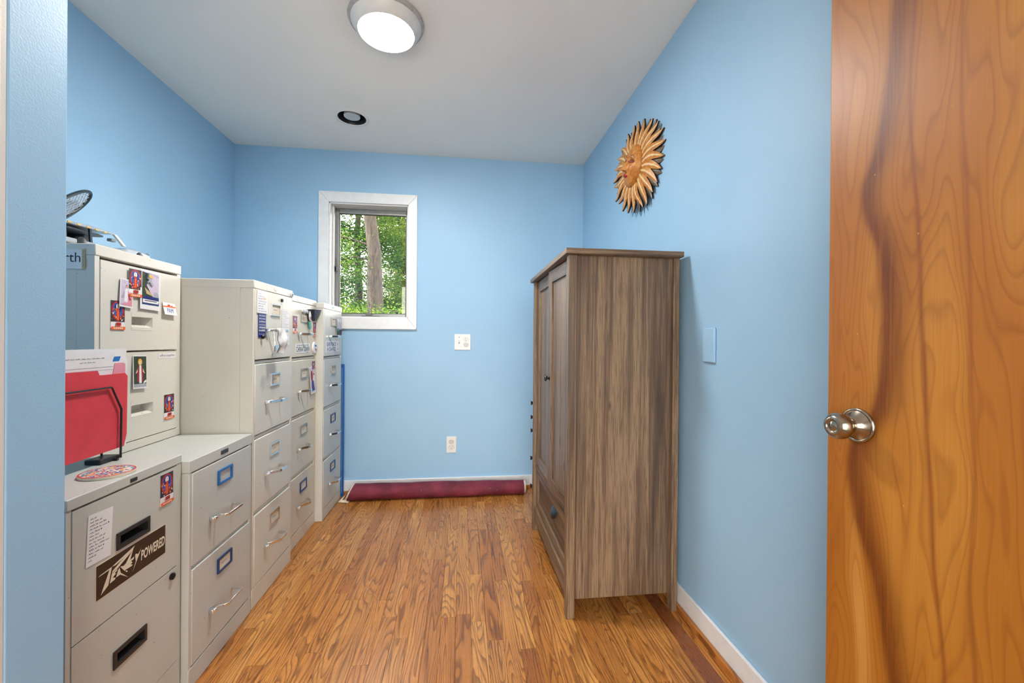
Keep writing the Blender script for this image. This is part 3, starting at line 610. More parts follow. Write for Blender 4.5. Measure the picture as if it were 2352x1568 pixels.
# paper bag and clip hung on the first handle
bx = XC+.045; mb = MB(); g = []
for i in range(9):
    for j in range(7):
        u, v = j/6, i/8; wv = .006*sin(u*9+v*3)+.004*sin(v*11+u*4)
        g.append((bx+.006+wv+.012*sin(pi*u)*sin(pi*v), 1.862+.085*u-.003*sin(v*6), 1.132-.108*v+.004*sin(u*7)*v))
for i in range(8):
    for j in range(6): pass
fs = [(i*7+j, i*7+j+1, (i+1)*7+j+1, (i+1)*7+j) for i in range(8) for j in range(6)]
mb.add(g, fs, 0); mb.add([(x_-.004-.002*sin(k), y_, z_) for k, (x_, y_, z_) in enumerate(g)], fs, 0)
bag = mb.build('folded_paper', plain('crumpled_white_paper', (.76, .75, .74, 1), .6, var=.06, scale=40), smooth=True, angle=80); tag(bag, 'crumpled white paper bag hanging from the top handle of the pale grey cabinet', 'bag')
mb = MB(); X_ = XC+.05; mb.tube([(X_, 1.827, 1.118), (X_+.002, 1.831, 1.085), (X_+.003, 1.833, 1.06), (X_+.001, 1.823, 1.035), (X_-.003, 1.817, 1.02)], .0026, 8); mb.prism([(X_, 1.833, 1.062), (X_, 1.860, 1.057), (X_, 1.857, 1.047), (X_, 1.831, 1.032)], (.006, 0, 0)); mb.tube([(X_-.003, 1.813, 1.022), (X_-.003, 1.823, 1.014), (X_-.003, 1.829, 1.026)], .0022, 6)
tag(mb.build('steel_bulldog_clip', M['chrome'], smooth=True), 'bright steel clip hanging beside the paper bag', 'clip')
# beige tall cabinet
fr = front(XDd+.0016, 2.266, 1.012); mb = MB(); mb.prism([fr.p(a, b, 0) for a, b in rect(0, 0, .205, .05)], fr.N*.0012, 0); text_mesh(mb, 'CHINATOWN', fr, .008, .006, .188, .028, .0015, 1, 0, .015); 
for i in range(7): mb.poly([fr.p(a, b, .0015) for a, b in rect(.02+.024*i, .039, .038+.024*i, .0425)], 1)
tag(mb.build('licence_plate', [M['white'], plain('dark_green_ink', srgb(26, 66, 70), .5)]), 'white souvenir licence plate below the top handle of the beige cabinet', 'sign')
mb = MB(); mb.lathe((XDd+.0015, 2.535, 1.036), (1, 0, 0), [(.033, 0), (.034, .004), (.031, .009), (.001, .011)], 28); fr = front(XDd+.0128, 2.535, 1.036)
mb.poly([fr.p(a, b, 0) for a, b in ell(0, .012, .014, .006, 14)], 1); mb.poly([fr.p(a, b, 0) for a, b in ell(-.004, -.008, .006, .007, 12)], 2); mb.poly([fr.p(a, b, 0) for a, b in ell(.01, -.012, .004, .008, 12)], 3); tag(mb.build('button_magnet', [M['white'], M['pblue'], M['pmaroon'], M['navy']], smooth=True), 'round white picture magnet beside the licence plate', 'magnet')
# dark funnel (a folded fan of card) and a picture magnet near it
mb = MB(); fx = XDd+.002
top = [(fx, 2.43, 1.252), (fx+.03, 2.455, 1.254), (fx+.035, 2.52, 1.256), (fx+.03, 2.57, 1.258), (fx, 2.572, 1.258)]; low = (fx+.008, 2.525, 1.19)
mb.add(top+[low, (fx, 2.51, 1.19), (fx, 2.535, 1.19)], [(0, 1, 6), (1, 2, 5, 6), (2, 3, 5), (3, 4, 7, 5), (4, 0, 6, 7), (0, 4, 3, 2, 1), (5, 7, 6)], 0)
tag(mb.build('folded_fan', plain('dark_slate_card', srgb(52, 64, 88), .5)), 'dark blue pointed funnel holder at the top of the beige cabinet', 'holder')
mb = MB(); fr = front(XDd+.0075, 2.425, 1.135, R_(8)); mb.prism([fr.p(a, b, 0) for a, b in ell(.022, .078, .022, .034, 18)], fr.N*.006, 1); mb.prism([fr.p(a, b, .0062) for a, b in ell(.023, .078, .016, .027, 18)], fr.N*.001, 0); mb.prism([fr.p(a, b, .0075) for a, b in ell(.026, .066, .006, .01, 12)], fr.N*.001, 2)
mb.prism([fr.p(a, b, 0) for a, b in ((.004, .05), (.036, .048), (.044, .012), (.03, 0), (.016, .004))], fr.N*.005, 3); tag(mb.build('mask_magnet', [M['white'], M['ink'], M['pmaroon'], M['teal']]), 'oval picture magnet hanging beside the label of the beige cabinet', 'magnet')
mb = MB(); mb.lathe((XDd+.0068, 2.352, 1.232), (1, .3, .1), [(.011, 0), (.014, .006), (.008, .018), (.012, .024), (.001, .027)], 14); tag(mb.build('knob_magnet', M['pgrey'], smooth=True), 'small grey knob magnet above the top label of the beige cabinet', 'magnet')
L = [(rect(.05, .05, .95, .95), 1), (ell(.4, .65, .2, .2, 14), 2), ([(.2, .1), (.8, .1), (.6, .5), (.3, .45)], 3), ([(.5, .5), (.9, .4), (.8, .8)], 0)]
print_card('curled_photograph', front(XDd+.0015, 2.465, .772, R_(4), .05, .16), .085, .155, L, [M['white'], M['plil'], M['pmaroon'], M['navy']], 'curled photo on the second drawer of the beige cabinet', 'photograph', gap=.002)
# end cabinet
fr = front(XE+.0016, 2.622, 1.002); mb = MB(); mb.prism([fr.p(a, b, 0) for a, b in rect(0, 0, .268, .074)], fr.N*.0008, 0)
for s_, u, v, w_ in (('GIVE PEACE', .012, .041, .19), ('A CHANCE', .020, .010, .172)): text_mesh(mb, s_, fr, u, v, w_, .024, .0011, 1, 0, .012)
mb.poly([fr.p(a, b, .0011) for a, b in ell(.236, .052, .008, .008, 12)], 2); mb.poly([fr.p(a, b, .0011) for a, b in ((.216, .022), (.254, .026), (.24, .014))], 2); mb.poly([fr.p(a, b, .0011) for a, b in rect(.02, .0035, .24, .0055)], 2)
tag(mb.build('bumper_sticker', [M['white'], M['navy'], M['pgrey']]), 'white bumper sticker with dark lettering on the end cabinet', 'sticker')
L = [(rect(0, .3, 1, 1), 1), (ell(.35, .8, .13, .12, 12), 0), (ell(.75, .8, .12, .13, 12), 0), ([(.2, .35), (.5, .35), (.48, .7), (.25, .7)], 3), ([(.6, .35), (.95, .35), (.9, .7), (.65, .7)], 3), (rect(0, 0, 1, .3), 4), (rect(.05, .22, .4, .38), 2)]
print_card('group_photograph', front(XE+.0075, 2.817, 1.115), .11, .118, L, [M['white'], M['pgrey'], M['teal'], M['plil'], M['pdark']], 'grey photo with a teal patch at the top of the end cabinet', 'photograph')

# ================================================================== THINGS ON THE CABINETS
# wire stand with folders on the nearest cabinet
ws = empty('file_stand', (-1.0, 1.2, AH), 'black wire file stand on the nearest putty cabinet', 'file stand')
wm = M['black']
for xx in (-.984, -1.034):
    mb = MB(); mb.tube([(xx, 1.045, AH+.004), (xx, 1.045, .884), (xx, 1.075, .945), (xx, 1.300, .945), (xx, 1.334, .878), (xx, 1.332, AH+.004)], .0028, 8); mb.build('wire_loop', wm, ws, smooth=True, angle=70)
for yy in (1.06, 1.315): 
    mb = MB(); mb.tube([(-.978, yy, AH+.004), (-1.045, yy, AH+.004)], .004, 8); mb.build('foot_bar', wm, ws, smooth=True)
mb = MB(); mb.box(-1.03, -.988, 1.27, 1.335, AH, AH+.014); mb.build('foot', wm, ws, bevel=.003)
mb = MB(); mb.box(-1.03, -.988, 1.045, 1.09, AH, AH+.014); mb.build('foot', wm, ws, bevel=.003)
def sheet(x0, x1, pts, name, mat, lab, cat, bend=0, extra=None):
    """upright sheet standing along Y; outline in (y, z)"""
    mb = MB(); mb.prism([(x0, a, b) for a, b in pts], (x1-x0, 0, 0))
    if extra: extra(mb)
    return tag(mb.build(name, mat), lab, cat)
sheet(-.994, -.990, [(1.055, .760), (1.352, .766), (1.362, .80), (1.364, .972), (1.355, .981), (1.268, .981), (1.262, .994), (1.07, .996), (1.055, .985)], 'file_folder', M['red'], 'bright red file folder with a tab, frontmost in the wire stand', 'folder')
sheet(-1.0035, -.9985, [(1.055, .758), (1.362, .768), (1.372, .99), (1.36, .99), (1.06, .985)], 'file_folder', M['folderblue'], 'blue file folder standing behind the red folder', 'folder')
def form(mb):
    fr = Frame((-.9962, 1.0, .99), (0, 1, 0), (0, 0, 1))
    for x0, x1, y, hh in ((.15, .295, .036, .0042), (.215, .262, .026, .0038)):
        for pl, mi in scribble([(x0*14, x1*14, y*60, hh*60)], 1, 1, random.Random(9), 1, .014): mb.poly([fr.p(a/14, b/60, 0) for a, b in pl], 1)
    mb.poly([fr.p(a, b, 0) for a, b in ((.318, .027), (.341, .027), (.347, .041), (.324, .041))], 2)
    for z_ in (.012, .004): mb.poly([fr.p(a, b, 0) for a, b in rect(.17, z_, .335, z_+.0012)], 3)
    mb.poly([fr.p(a, b, 0) for a, b in rect(.335, z_, .3362, .013)], 3)
mb = MB(); mb.prism([(-.9985, a, b) for a, b in ((1.056, .765), (1.365, .77), (1.372, 1.02), (1.36, 1.043), (1.06, 1.047))], (.002, 0, 0)); form(mb); tag(mb.build('printed_form', [M['white'], M['ink'], M['folderblue'], M['pgrey']]), 'white printed form with a blue logo behind the red folder', 'paper')
sheet(-.9962, -.995, [(1.30, .9), (1.362, .9), (1.362, 1.008), (1.355, 1.012), (1.325, 1.012)], 'index_divider', M['pink'], 'pink divider tab peeking over the red folder', 'divider')
g = []; fs = []; mb = MB()
for k, dx in ((0, 0), (1, -.004)):
    for i in range(7):
        v = i/6; z_ = .765+v*(1.053-.765); g += [(-1.006+dx-.006*sin(v*3), 1.06, z_), (-1.004+dx-.005*sin(v*3), 1.25, z_), (-1.008+dx-.01*sin(v*2.2), 1.384+.012*v*v, z_)]
b7 = 21
for i in range(6):
    for j in range(2):
        a = i*3+j; fs += [(a, a+1, a+4, a+3), (b7+a, b7+a+3, b7+a+4, b7+a+1)]
fs += [(i*3+2, b7+i*3+2, b7+i*3+5, i*3+5) for i in range(6)]+[(18, 19, b7+19, b7+18), (19, 20, b7+20, b7+19)]
mb.add(g, fs); tag(mb.build('loose_papers', M['white'], smooth=True, angle=60), 'sheaf of white papers at the back of the wire stand', 'paper')
# round tile coaster
cc = (-.906, 1.186); cz = AH
c_ = empty('tile_coaster', (*cc, cz), 'round patterned tile coaster on the nearest putty cabinet', 'coaster')
mb = MB(); mb.lathe((*cc, cz), (0, 0, 1), [(.055, 0), (.056, .001), (.056, .0065), (.055, .007)], 48); mb.build('tile', M['cream'], c_, smooth=True)
t = NT('mosaic_glaze'); gc = t.n('TexCoord').outputs['Object']; vo = t.n('TexVoronoi'); t.put(gc, vo.inputs['Vector']); vo.inputs['Scale'].default_value = 130
sp_ = t.sep(vo.outputs['Color']); col = t.ramp(sp_.outputs[0], [(0, srgb(36, 66, 150)), (.3, srgb(214, 120, 70)), (.45, srgb(236, 222, 196)), (.62, srgb(70, 140, 175)), (.84, srgb(196, 70, 56)), (.92, srgb(240, 190, 90))], 'CONSTANT')
edge = t.n('TexVoronoi', feature='DISTANCE_TO_EDGE'); t.put(gc, edge.inputs['Vector']); edge.inputs['Scale'].default_value = 130
t.set(Base_Color=t.mix(t.ramp(edge.outputs[0], [(.03, (1, 1, 1)), (.07, (0, 0, 0))]), col, srgb(235, 222, 205)), Roughness=.25); 
mb = MB(); mb.lathe((*cc, cz+.007), (0, 0, 1), [(.0515, 0), (.0515, .0004)], 48); mb.build('glazed_pattern', t.m, c_)
mb = MB(); mb.lathe((*cc, cz+.007), (0, 0, 1), [(.0517, 0), (.0552, 0), (.055, .0005), (.0517, .0005), (.0517, 0)], 48, caps=False); mb.build('rim', M['logo'], c_)
# model car on the cream cabinet
silver = plain('silver_car_paint', srgb(196, 202, 206), .22, .5); smoke = plain('smoked_interior', srgb(40, 50, 56), .35); greyp = plain('grey_interior', srgb(120, 132, 138), .45)
cx0, cx1, cy0, cy1, cz0 = -1.335, -1.192, 1.395, 1.756, FZ1
car = empty('model_car', ((cx0+cx1)/2, (cy0+cy1)/2, cz0), 'silver model car with a dark interior on top of the cream cabinet', 'toy car')
mb = MB(); prof = [(cy0, .010), (cy0, .026), (1.625, .030), (1.645, .042), (1.69, .042), (1.735, .037), (1.750, .030), (1.756, .022), (1.756, .010)]
mb.prism([(cx0, y_, cz0+z_) for y_, z_ in prof], (cx1-cx0, 0, 0)); mb.build('body', silver, car, bevel=.006, seg=3)
mb = MB(); mb.prism([(cx0+.008, y_, cz0+z_) for y_, z_ in [(cy0+.004, .074), (1.50, .0835), (1.585, .0815), (1.60, .078), (1.585, .0745), (cy0+.004, .069)]], (cx1-cx0-.016, 0, 0)); mb.build('roof', silver, car, bevel=.002)
for k in range(5):
    mb = MB(); yy = 1.42+k*.032; mb.box(cx1-.0085, cx1-.0065, yy, yy+.012, cz0+.0725, cz0+.0765); mb.build('roof_rib', M['pgold'], car)
for xx in (cx0+.009, cx1-.017):
    mb = MB(); mb.prism([(xx, 1.588, cz0+.080), (xx, 1.606, cz0+.078), (xx, 1.648, cz0+.046), (xx, 1.634, cz0+.044)], (.008, 0, 0)); mb.build('pillar', M['white_plastic'], car, bevel=.002)
    mb = MB(); mb.prism([(xx, 1.50, cz0+.076), (xx, 1.506, cz0+.076), (xx, 1.512, cz0+.027), (xx, 1.504, cz0+.027)], (.006, 0, 0)); mb.build('pillar', smoke, car)
mb = MB(); mb.box(cx0+.012, cx0+.02, cy0+.01, 1.60, cz0+.026, cz0+.072); mb.build('cabin_wall', smoke, car)
mb = MB(); mb.box(cx0+.03, cx1-.024, 1.44, 1.57, cz0+.060, cz0+.067); mb.build('visor', greyp, car, bevel=.003)
for yy in (1.425, 1.50):
    mb = MB(); mb.box(cx0+.035, cx1-.03, yy, yy+.022, cz0+.026, cz0+.056); mb.build('seat', smoke, car, bevel=.004)
mb = MB(); mb.box(cx1-.012, cx1+.004, 1.565, 1.585, cz0+.048, cz0+.058); mb.build('side_mirror', greyp, car, bevel=.002)
for xx in (cx0+.006, cx1-.006):
    mb = MB(); mb.lathe((xx-.006, 1.735, cz0+.030), (0, .3, .1), [(.009, 0), (.010, .014), (.004, .018)], 14); mb.build('headlight', M['chrome'], car, smooth=True)
    for yy in (1.46, 1.695):
        mb = MB(); mb.lathe((xx-.008, yy, cz0+.0185), (1, 0, 0), [(.012, 0), (.018, .002), (.018, .014), (.012, .016)], 20); mb.build('wheel', M['black'], car, smooth=True)
# electric racket leaning on the wall above it
tip = Vector((-1.500, 1.871, 1.654)); heel = Vector((-1.47, 1.475, FZ1+.014)); ax = (tip-heel).normalized(); sd = Vector((.62, -.43, .62)); sd = (sd-ax*sd.dot(ax)).normalized(); nn = ax.cross(sd)
ra = empty('mesh_racket', heel-Vector((0, 0, .014)), 'dark rimmed mesh racket leaning on the blue wall above the model car', 'racket')
hc = tip-ax*.135; a_, b_ = .135, .062
ringp = [hc+ax*a_*cos(2*pi*i/40)+sd*b_*sin(2*pi*i/40) for i in range(41)]
mb = MB(); mb.tube(ringp, .006, 8); mb.build('rim', plain('dark_green_plastic', srgb(36, 52, 58), .35), ra, smooth=True, angle=70)
mb = MB()
for i in range(-6, 7):
    u = i/7*a_; w_ = b_*math.sqrt(max(0, 1-(u/a_)**2)); mb.tube([hc+ax*u-sd*w_, hc+ax*u+sd*w_], .0013, 5)
for i in range(-3, 4):
    v = i/4*b_; w_ = a_*math.sqrt(max(0, 1-(v/b_)**2)); mb.tube([hc+sd*v-ax*w_, hc+sd*v+ax*w_], .0013, 5)
mb.build('grid', plain('pale_wire', srgb(214, 206, 200), .35, .6), ra, smooth=True)
mb = MB(); mb.tube([hc-ax*a_, hc-ax*(a_+.05), hc-ax*(a_+.06), heel], [.006, .007, .012, .0125], 12); mb.build('grip', M['black'], ra, smooth=True)

# ================================================================== WARDROBE
wx0, wx1, wy0, wy1, wh = .4106, .8693, 1.579, 2.380, 1.4454
wd = empty('wardrobe', ((wx0+wx1)/2, (wy0+wy1)/2, 0), 'tall rustic grey brown wooden wardrobe with two panelled doors and a drawer', 'wardrobe')
ps = .034
for a, b in ((wx0, wx0+ps), (wx1-.026, wx1)):
    for c_, d_ in ((wy0, wy0+ps), (wy1-ps, wy1)):
        mb = MB(); mb.box(a, b, c_, d_, 0, wh-.022); mb.build('post', M['rz'], wd, bevel=.0015)
for c_, d_ in ((wy0+.012, wy0+.026), (wy1-.026, wy1-.012)):
    mb = MB(); mb.box(wx0+ps, wx1-.026, c_, d_, .069, wh-.022); mb.build('side_panel', M['rz'], wd)
mb = MB(); mb.box(wx0-.016, wx1+.004, wy0-.024, wy1+.022, wh-.022, wh); mb.build('top', M['ry'], wd, bevel=.002)
for ya, yb in ((wy0-.0252, wy0-.024), (wy1+.022, wy1+.0232)):
    mb = MB(); mb.box(wx0-.0155, wx1+.0035, ya, yb, wh-.0215, wh-.0005); mb.build('edge_band', M['rx'], wd)
mb = MB(); mb.box(wx1-.03, wx1-.027, wy0+ps, wy1-ps, .07, wh-.022); mb.build('back_panel', M['rz'], wd)
mb = MB(); mb.box(wx0+.05, wx1-.03, wy0+.026, wy1-.026, .36, .374); mb.build('shelf', M['rx'], wd)
mb = MB(); mb.box(wx0+.032, wx1-.03, wy0+.026, wy1-.026, .066, .08); mb.build('light_block_panel', M['rx'], wd)  # unseen board added to keep light off the floor under the wardrobe
fy0, fy1 = wy0+ps+.001, wy1-ps-.001
mb = MB(); mb.box(wx0+.008, wx0+.03, fy0, fy1, .058, .140); mb.build('bottom_rail', M['ry'], wd, bevel=.002)
mb = MB(); mb.box(wx0+.012, wx0+.045, fy0, fy1, .364, .374); mb.build('middle_rail', M['ry'], wd, bevel=.001)
ym = (fy0+fy1)/2
def panel_front(name, x, y0, y1, z0, z1, st, rl, mat_s, mat_r, mat_p, pv=None, ang=0):
    """framed panel facing -X: two stiles, two rails, recessed panel; ang swings it about (x, y0)"""
    def tr(v):
        if not ang: return v
        dx, dy = v[0]-(x+.018), v[1]-y0; return (x+.018+dx*cos(ang)-dy*sin(ang), y0+dx*sin(ang)+dy*cos(ang), v[2])
    def bld(nm, boxes, mat, parent, bev):
        mb = MB()
        for b in boxes: mb.box(*b)
        mb.v = [tr(v) for v in mb.v]; return mb.build(nm, mat, parent, bevel=bev)
    root = bld(name, [(x+.009, x+.018, y0+st*.8, y1-st*.8, z0+rl*.8, z1-rl*.8)], mat_p, wd, 0)
    for a, b in ((y0, y0+st), (y1-st, y1)): bld('stile', [(x, x+.018, a, b, z0, z1)], mat_s, root, .0012)
    for a, b in ((z0, z0+rl), (z1-rl, z1)): bld('rail', [(x, x+.018, y0+st, y1-st, a, b)], mat_r, root, .0012)
    return root, tr
drA, trA = panel_front('door', wx0+.017, fy0+.001, ym-.001, .381, wh-.026, .066, .058, M['rz'], M['ry'], M['rz'], ang=R_(2.2))
drB, trB = panel_front('door', wx0+.017, ym+.0015, fy1-.001, .381, wh-.026, .066, .058, M['rz'], M['ry'], M['rz'])
drC, trC = panel_front('drawer', wx0+.017, fy0+.001, fy1-.001, .146, .361, .05, .036, M['ry'], M['ry'], M['ry'])
def knob(dr, x, y, z):
    mb = MB(); mb.lathe((x, y, z), (-1, 0, 0), [(.009, 0), (.009, .002), (.005, .004), (.005, .012), (.012, .015), (.0145, .019), (.013, .023), (.008, .0255), (.001, .026)], 24); mb.build('knob', M['dkmetal'], dr, smooth=True)
kx = trA((wx0+.017, ym-.035, .9)); knob(drA, kx[0], kx[1], .908)
knob(drB, wx0+.017, ym+.035, .908)
mb = MB(); cyy, czz = 1.885, .272; pts = []
for i in range(9):
    v = i/8
    for j in range(15):
        u = pi*j/14; pts.append((wx0+.0265-.024*sin(u)**.7*math.sqrt(max(0, 1-(1-v)**2*.0))*(sin(v*pi/2)**.6), cyy+.046*cos(u)*(1 if v > 0 else 1), czz+.038-.040*v*(sin(u)**.35 if 0 < j < 14 else .0)))
mb.add(pts, [(i*15+j, i*15+j+1, (i+1)*15+j+1, (i+1)*15+j) for i in range(8) for j in range(14)]); mb.build('cup_pull', M['dkmetal'], drC, smooth=True, angle=80)
# narrow peg rack standing behind the wardrobe's far side
pr = empty('peg_rack', (.47, 2.44, 0), 'dark pegs of a narrow rack poking out behind the wardrobe', 'rack')
mb = MB(); mb.box(.43, .455, 2.425, 2.45, 0, 1.0); mb.build('upright', M['black'], pr, bevel=.002)
mb = MB(); mb.box(.70, .725, 2.425, 2.45, 0, 1.0); mb.build('upright', M['black'], pr, bevel=.002)
mb = MB(); mb.box(.455, .70, 2.43, 2.445, .9, .94); mb.box(.455, .70, 2.43, 2.445, .05, .09); mb.build('crossbar', M['black'], pr)
for z_ in (.716, .632, .553, .389, .223):
    mb = MB(); mb.lathe((.43, 2.437, z_), (-1, 0, 0), [(.009, 0), (.009, .014), (.012, .016), (.012, .021)], 14); mb.build('peg', M['dkmetal'], pr, smooth=True)

# ================================================================== SUN MASK ON THE RIGHT WALL
al = R_(8.5); mc = Vector((.853, 1.975, 1.955)); tw = R_(20)
u0 = Vector((sin(al), -cos(al), 0)); v0 = Vector((0, 0, 1)); mu = u0*cos(tw)-v0*sin(tw); mv = u0*sin(tw)+v0*cos(tw); mn = mu.cross(mv)
sm = empty('sun_mask', mc-v0*.2, 'carved wooden sun face mask with pointed rays on the right wall', 'wall mask')
def mp(a, b, c=0): return mc+mu*a+mv*b+mn*c
def ray_wood(name, a, b, c_):
    t = NT(name); p = t.pos(); n1 = t.noise(p, 60, 3); n2 = t.noise(p, 400, 2)
    t.set(Base_Color=t.mix(t.ramp(n2, [(.45, (0, 0, 0)), (.65, (.7, .7, .7))]), t.ramp(n1, [(.35, a), (.65, b)]), c_), Roughness=.4); return t.m
gold = ray_wood('golden_stained_wood', srgb(176, 106, 38), srgb(212, 150, 70), srgb(140, 78, 28)); pale = ray_wood('pale_ridge_wood', srgb(214, 186, 134), srgb(232, 212, 172), srgb(190, 146, 84))  # golden blades, paler stripe along each ridge
smoky = ray_wood('smoky_carved_wood', srgb(96, 84, 70), srgb(128, 112, 92), srgb(52, 44, 40)); blk = plain('black_wood', (.012, .012, .016, 1), .5)  # grey brown back rays; black for ray sides and back disc
mb = MB(); mb.prism([mp(a, b, -.022) for a, b in ell(0, 0, .125, .125, 40)], mn*.02, 0); mb.build('back_disc', blk, sm)
rs = random.Random(21)
def ray(ang, r0, r1, w_, z0, mats, bend):
    """curved blade with a raised ridge, black sides"""
    n_ = 9; Lp, Rp, Cp, Lb, Rb = [], [], [], [], []
    for i in range(n_):
        t_ = i/(n_-1); r_ = r0+(r1-r0)*t_; a = ang+bend*sin(t_*pi*1.4)*.5
        hw = w_*(.62+.95*t_-1.55*t_**2.2) if t_ < 1 else .0006
        hw = max(hw, .0008); c = Vector((r_*cos(a), r_*sin(a))); tn = Vector((-sin(a), cos(a)))
        zt = z0+.012*sin(pi*min(1, t_*1.1+.1))-.006*t_
        l, r2 = c+tn*hw, c-tn*hw
        Lp.append(mp(l.x, l.y, zt)); Rp.append(mp(r2.x, r2.y, zt)); Cp.append(mp(c.x, c.y, zt+.005*(1-t_*.6))); Lb.append(mp(l.x, l.y, z0-.014)); Rb.append(mp(r2.x, r2.y, z0-.014))
    mb = MB(); n3 = n_
    vs_ = Lp+Cp+Rp+Lb+Rb; f0 = []; f1 = []; f2 = []
    # ridge stripe: inner half points
    Li = [l*.24+c*.76 for l, c in zip(Lp, Cp)]; Ri = [r2*.24+c*.76 for r2, c in zip(Rp, Cp)]; vs_ += Li+Ri
    k = n_
    for i in range(n_-1):
        f0 += [(i, i+1, 5*k+i+1, 5*k+i), (2*k+i, 6*k+i, 6*k+i+1, 2*k+i+1)]
        f1 += [(5*k+i, 5*k+i+1, k+i+1, k+i), (k+i, k+i+1, 6*k+i+1, 6*k+i)]
        f2 += [(i, 3*k+i, 3*k+i+1, i+1), (2*k+i, 2*k+i+1, 4*k+i+1, 4*k+i)]
    b = len(mb.v); mb.v += [tuple(v) for v in vs_]
    for fs_, mi in ((f0, 0), (f1, 1), (f2, 2)):
        for f in fs_: mb.f.append(list(f)); mb.m.append(mi)
    mb.build('ray', mats, sm, smooth=True, angle=40)
NR = 24
for i in range(NR):
    a = 2*pi*i/NR
    ray(a+pi/NR, .06, .220*rs.uniform(.97, 1.03), .026, -.006, [smoky, smoky, blk], rs.uniform(-.06, .06))
for i in range(NR):
    a = 2*pi*i/NR
    ray(a, .060, .228*rs.uniform(.95, 1.03), .0255, .004, [gold, pale, blk], rs.choice((-1, 1))*rs.uniform(.06, .16))
# face
NU, NV = 40, 40; fw, fh = .072, .102
def fz(x_, y_):
    r2 = (x_/fw)**2+(y_/fh)**2
    z_ = .012+.042*math.sqrt(max(0, 1-r2))
    z_ += .030*math.exp(-(x_/.0105)**2)*max(0, min(1, (.028-y_)/.05))*(1 if y_ > -.024 else math.exp(-((y_+.024)/.005)**2))
    z_ += .009*math.exp(-((abs(x_)-.03)/.022)**2-((y_-.038)/.009)**2)
    z_ -= .010*math.exp(-((abs(x_)-.028)/.016)**2-((y_-.020)/.011)**2)
    z_ += .010*math.exp(-(x_/.02)**2-((y_+.046)/.008)**2)+.008*math.exp(-((abs(x_)-.036)/.018)**2-((y_+.012)/.02)**2)
    return z_
mb = MB(); pts = [mp(0, 0, fz(0, 0))]; fs = []
for i in range(1, NV+1):
    q = i/NV
    for j in range(NU): a = 2*pi*j/NU; x_, y_ = fw*q*cos(a), fh*q*sin(a); pts.append(mp(x_, y_, fz(x_, y_) if i < NV else -.002))
fs = [(0, 1+j, 1+(j+1) % NU) for j in range(NU)]
for i in range(NV-1): fs += [(1+i*NU+j, 1+(i+1)*NU+j, 1+(i+1)*NU+(j+1) % NU, 1+i*NU+(j+1) % NU) for j in range(NU)]
mb.add(pts, fs); mb.build('face', gold, sm, smooth=True, angle=80)
def on_face(pl, mat, name, lift=.0012, sub=6):
    mb = MB(); n_ = len(pl); cxx = sum(p_[0] for p_ in pl)/n_; cyy_ = sum(p_[1] for p_ in pl)/n_; pts = [mp(cxx, cyy_, fz(cxx, cyy_)+lift)]
    for s_ in range(1, sub+1):
        for a, b in pl: x_, y_ = cxx+(a-cxx)*s_/sub, cyy_+(b-cyy_)*s_/sub; pts.append(mp(x_, y_, fz(x_, y_)+lift))
    fs = [(0, 1+j, 1+(j+1) % n_) for j in range(n_)]
    for s_ in range(sub-1): fs += [(1+s_*n_+j, 1+(s_+1)*n_+j, 1+(s_+1)*n_+(j+1) % n_, 1+s_*n_+(j+1) % n_) for j in range(n_)]
    mb.add(pts, fs); return mb.build(name, mat, sm, smooth=True, angle=80)
lip = plain('dark_red_paint', srgb(160, 30, 22), .4); eyem = plain('red_brown_paint', srgb(120, 52, 26), .4)
for s_ in (-1, 1):
    on_face([(s_*.028+.021*cos(a), .017+.010*sin(a)*(1 if sin(a) > 0 else .5)) for a in [2*pi*i/16 for i in range(16)]], eyem, 'eye')
    mb = MB(); mb.tube([mp(s_*(.010+.036*i/8), .036+.013*sin(pi*i/8), fz(s_*(.010+.036*i/8), .036+.013*sin(pi*i/8))+.0006) for i in range(9)], .0015, 6); mb.build('eyebrow', smoky, sm, smooth=True)
on_face([(.021*cos(a), -.047+.0095*sin(a)) for a in [2*pi*i/16 for i in range(16)]], lip, 'lips', .0015)
mb = MB(); mb.tube([mp(fw*.995*cos(2*pi*i/40), fh*.995*sin(2*pi*i/40), .012) for i in range(41)], .0022, 6); mb.build('face_outline', smoky, sm, smooth=True)

# ================================================================== WALL PLATES
def duplex(o, fr, cx, cy, blank):
    """one outlet half on a plate; blank = plugged with a round cap"""
    mb = MB(); mb.prism([fr.p(cx+a, cy+b, .004) for a, b in ell(0, 0, .0165, .014, 24)], fr.N*(.004 if blank else .0015), 0)
    if not blank:
        for a, w_, h_ in ((-.0065, .0022, .008), (.0065, .0022, .0065)): mb.poly([fr.p(cx+p_[0], cy+p_[1], .0057) for p_ in rect(a-w_/2, .004-h_/2, a+w_/2, .004+h_/2)], 1)
        mb.poly([fr.p(cx+a, cy+b, .0057) for a, b in ell(0, -.0075, .0026, .0026, 12)], 1)
    mb.build('safety_cap' if blank else 'socket', [M['cap'] if blank else M['white_plastic'], M['ink']], o)
    mb = MB(); k_ = 24; rg_ = [fr.p(cx+a*s_, cy+b*s_, .0052) for s_ in (1.0, 1.07) for a, b in ell(0, 0, .0168, .0143, k_)]; mb.add(rg_, [(i, (i+1) % k_, k_+(i+1) % k_, k_+i) for i in range(k_)]); mb.build('socket_gap', M['dkgrey'], o)
fr = Frame((-.0552, D-.0002, 1.0164), (1, 0, 0), (0, 0, 1))
o = empty('switch_plate', fr.p(.058, 0, 0), 'white two-gang switch and outlet plate high on the back wall', 'switch plate')
mb = MB(); mb.prism([fr.p(a, b, 0) for a, b in rect(0, 0, .116, .1143)], fr.N*.005); mb.build('plate', M['white_plastic'], o, bevel=.002)
duplex(o, fr, .083, .0765, False); duplex(o, fr, .083, .0375, True)
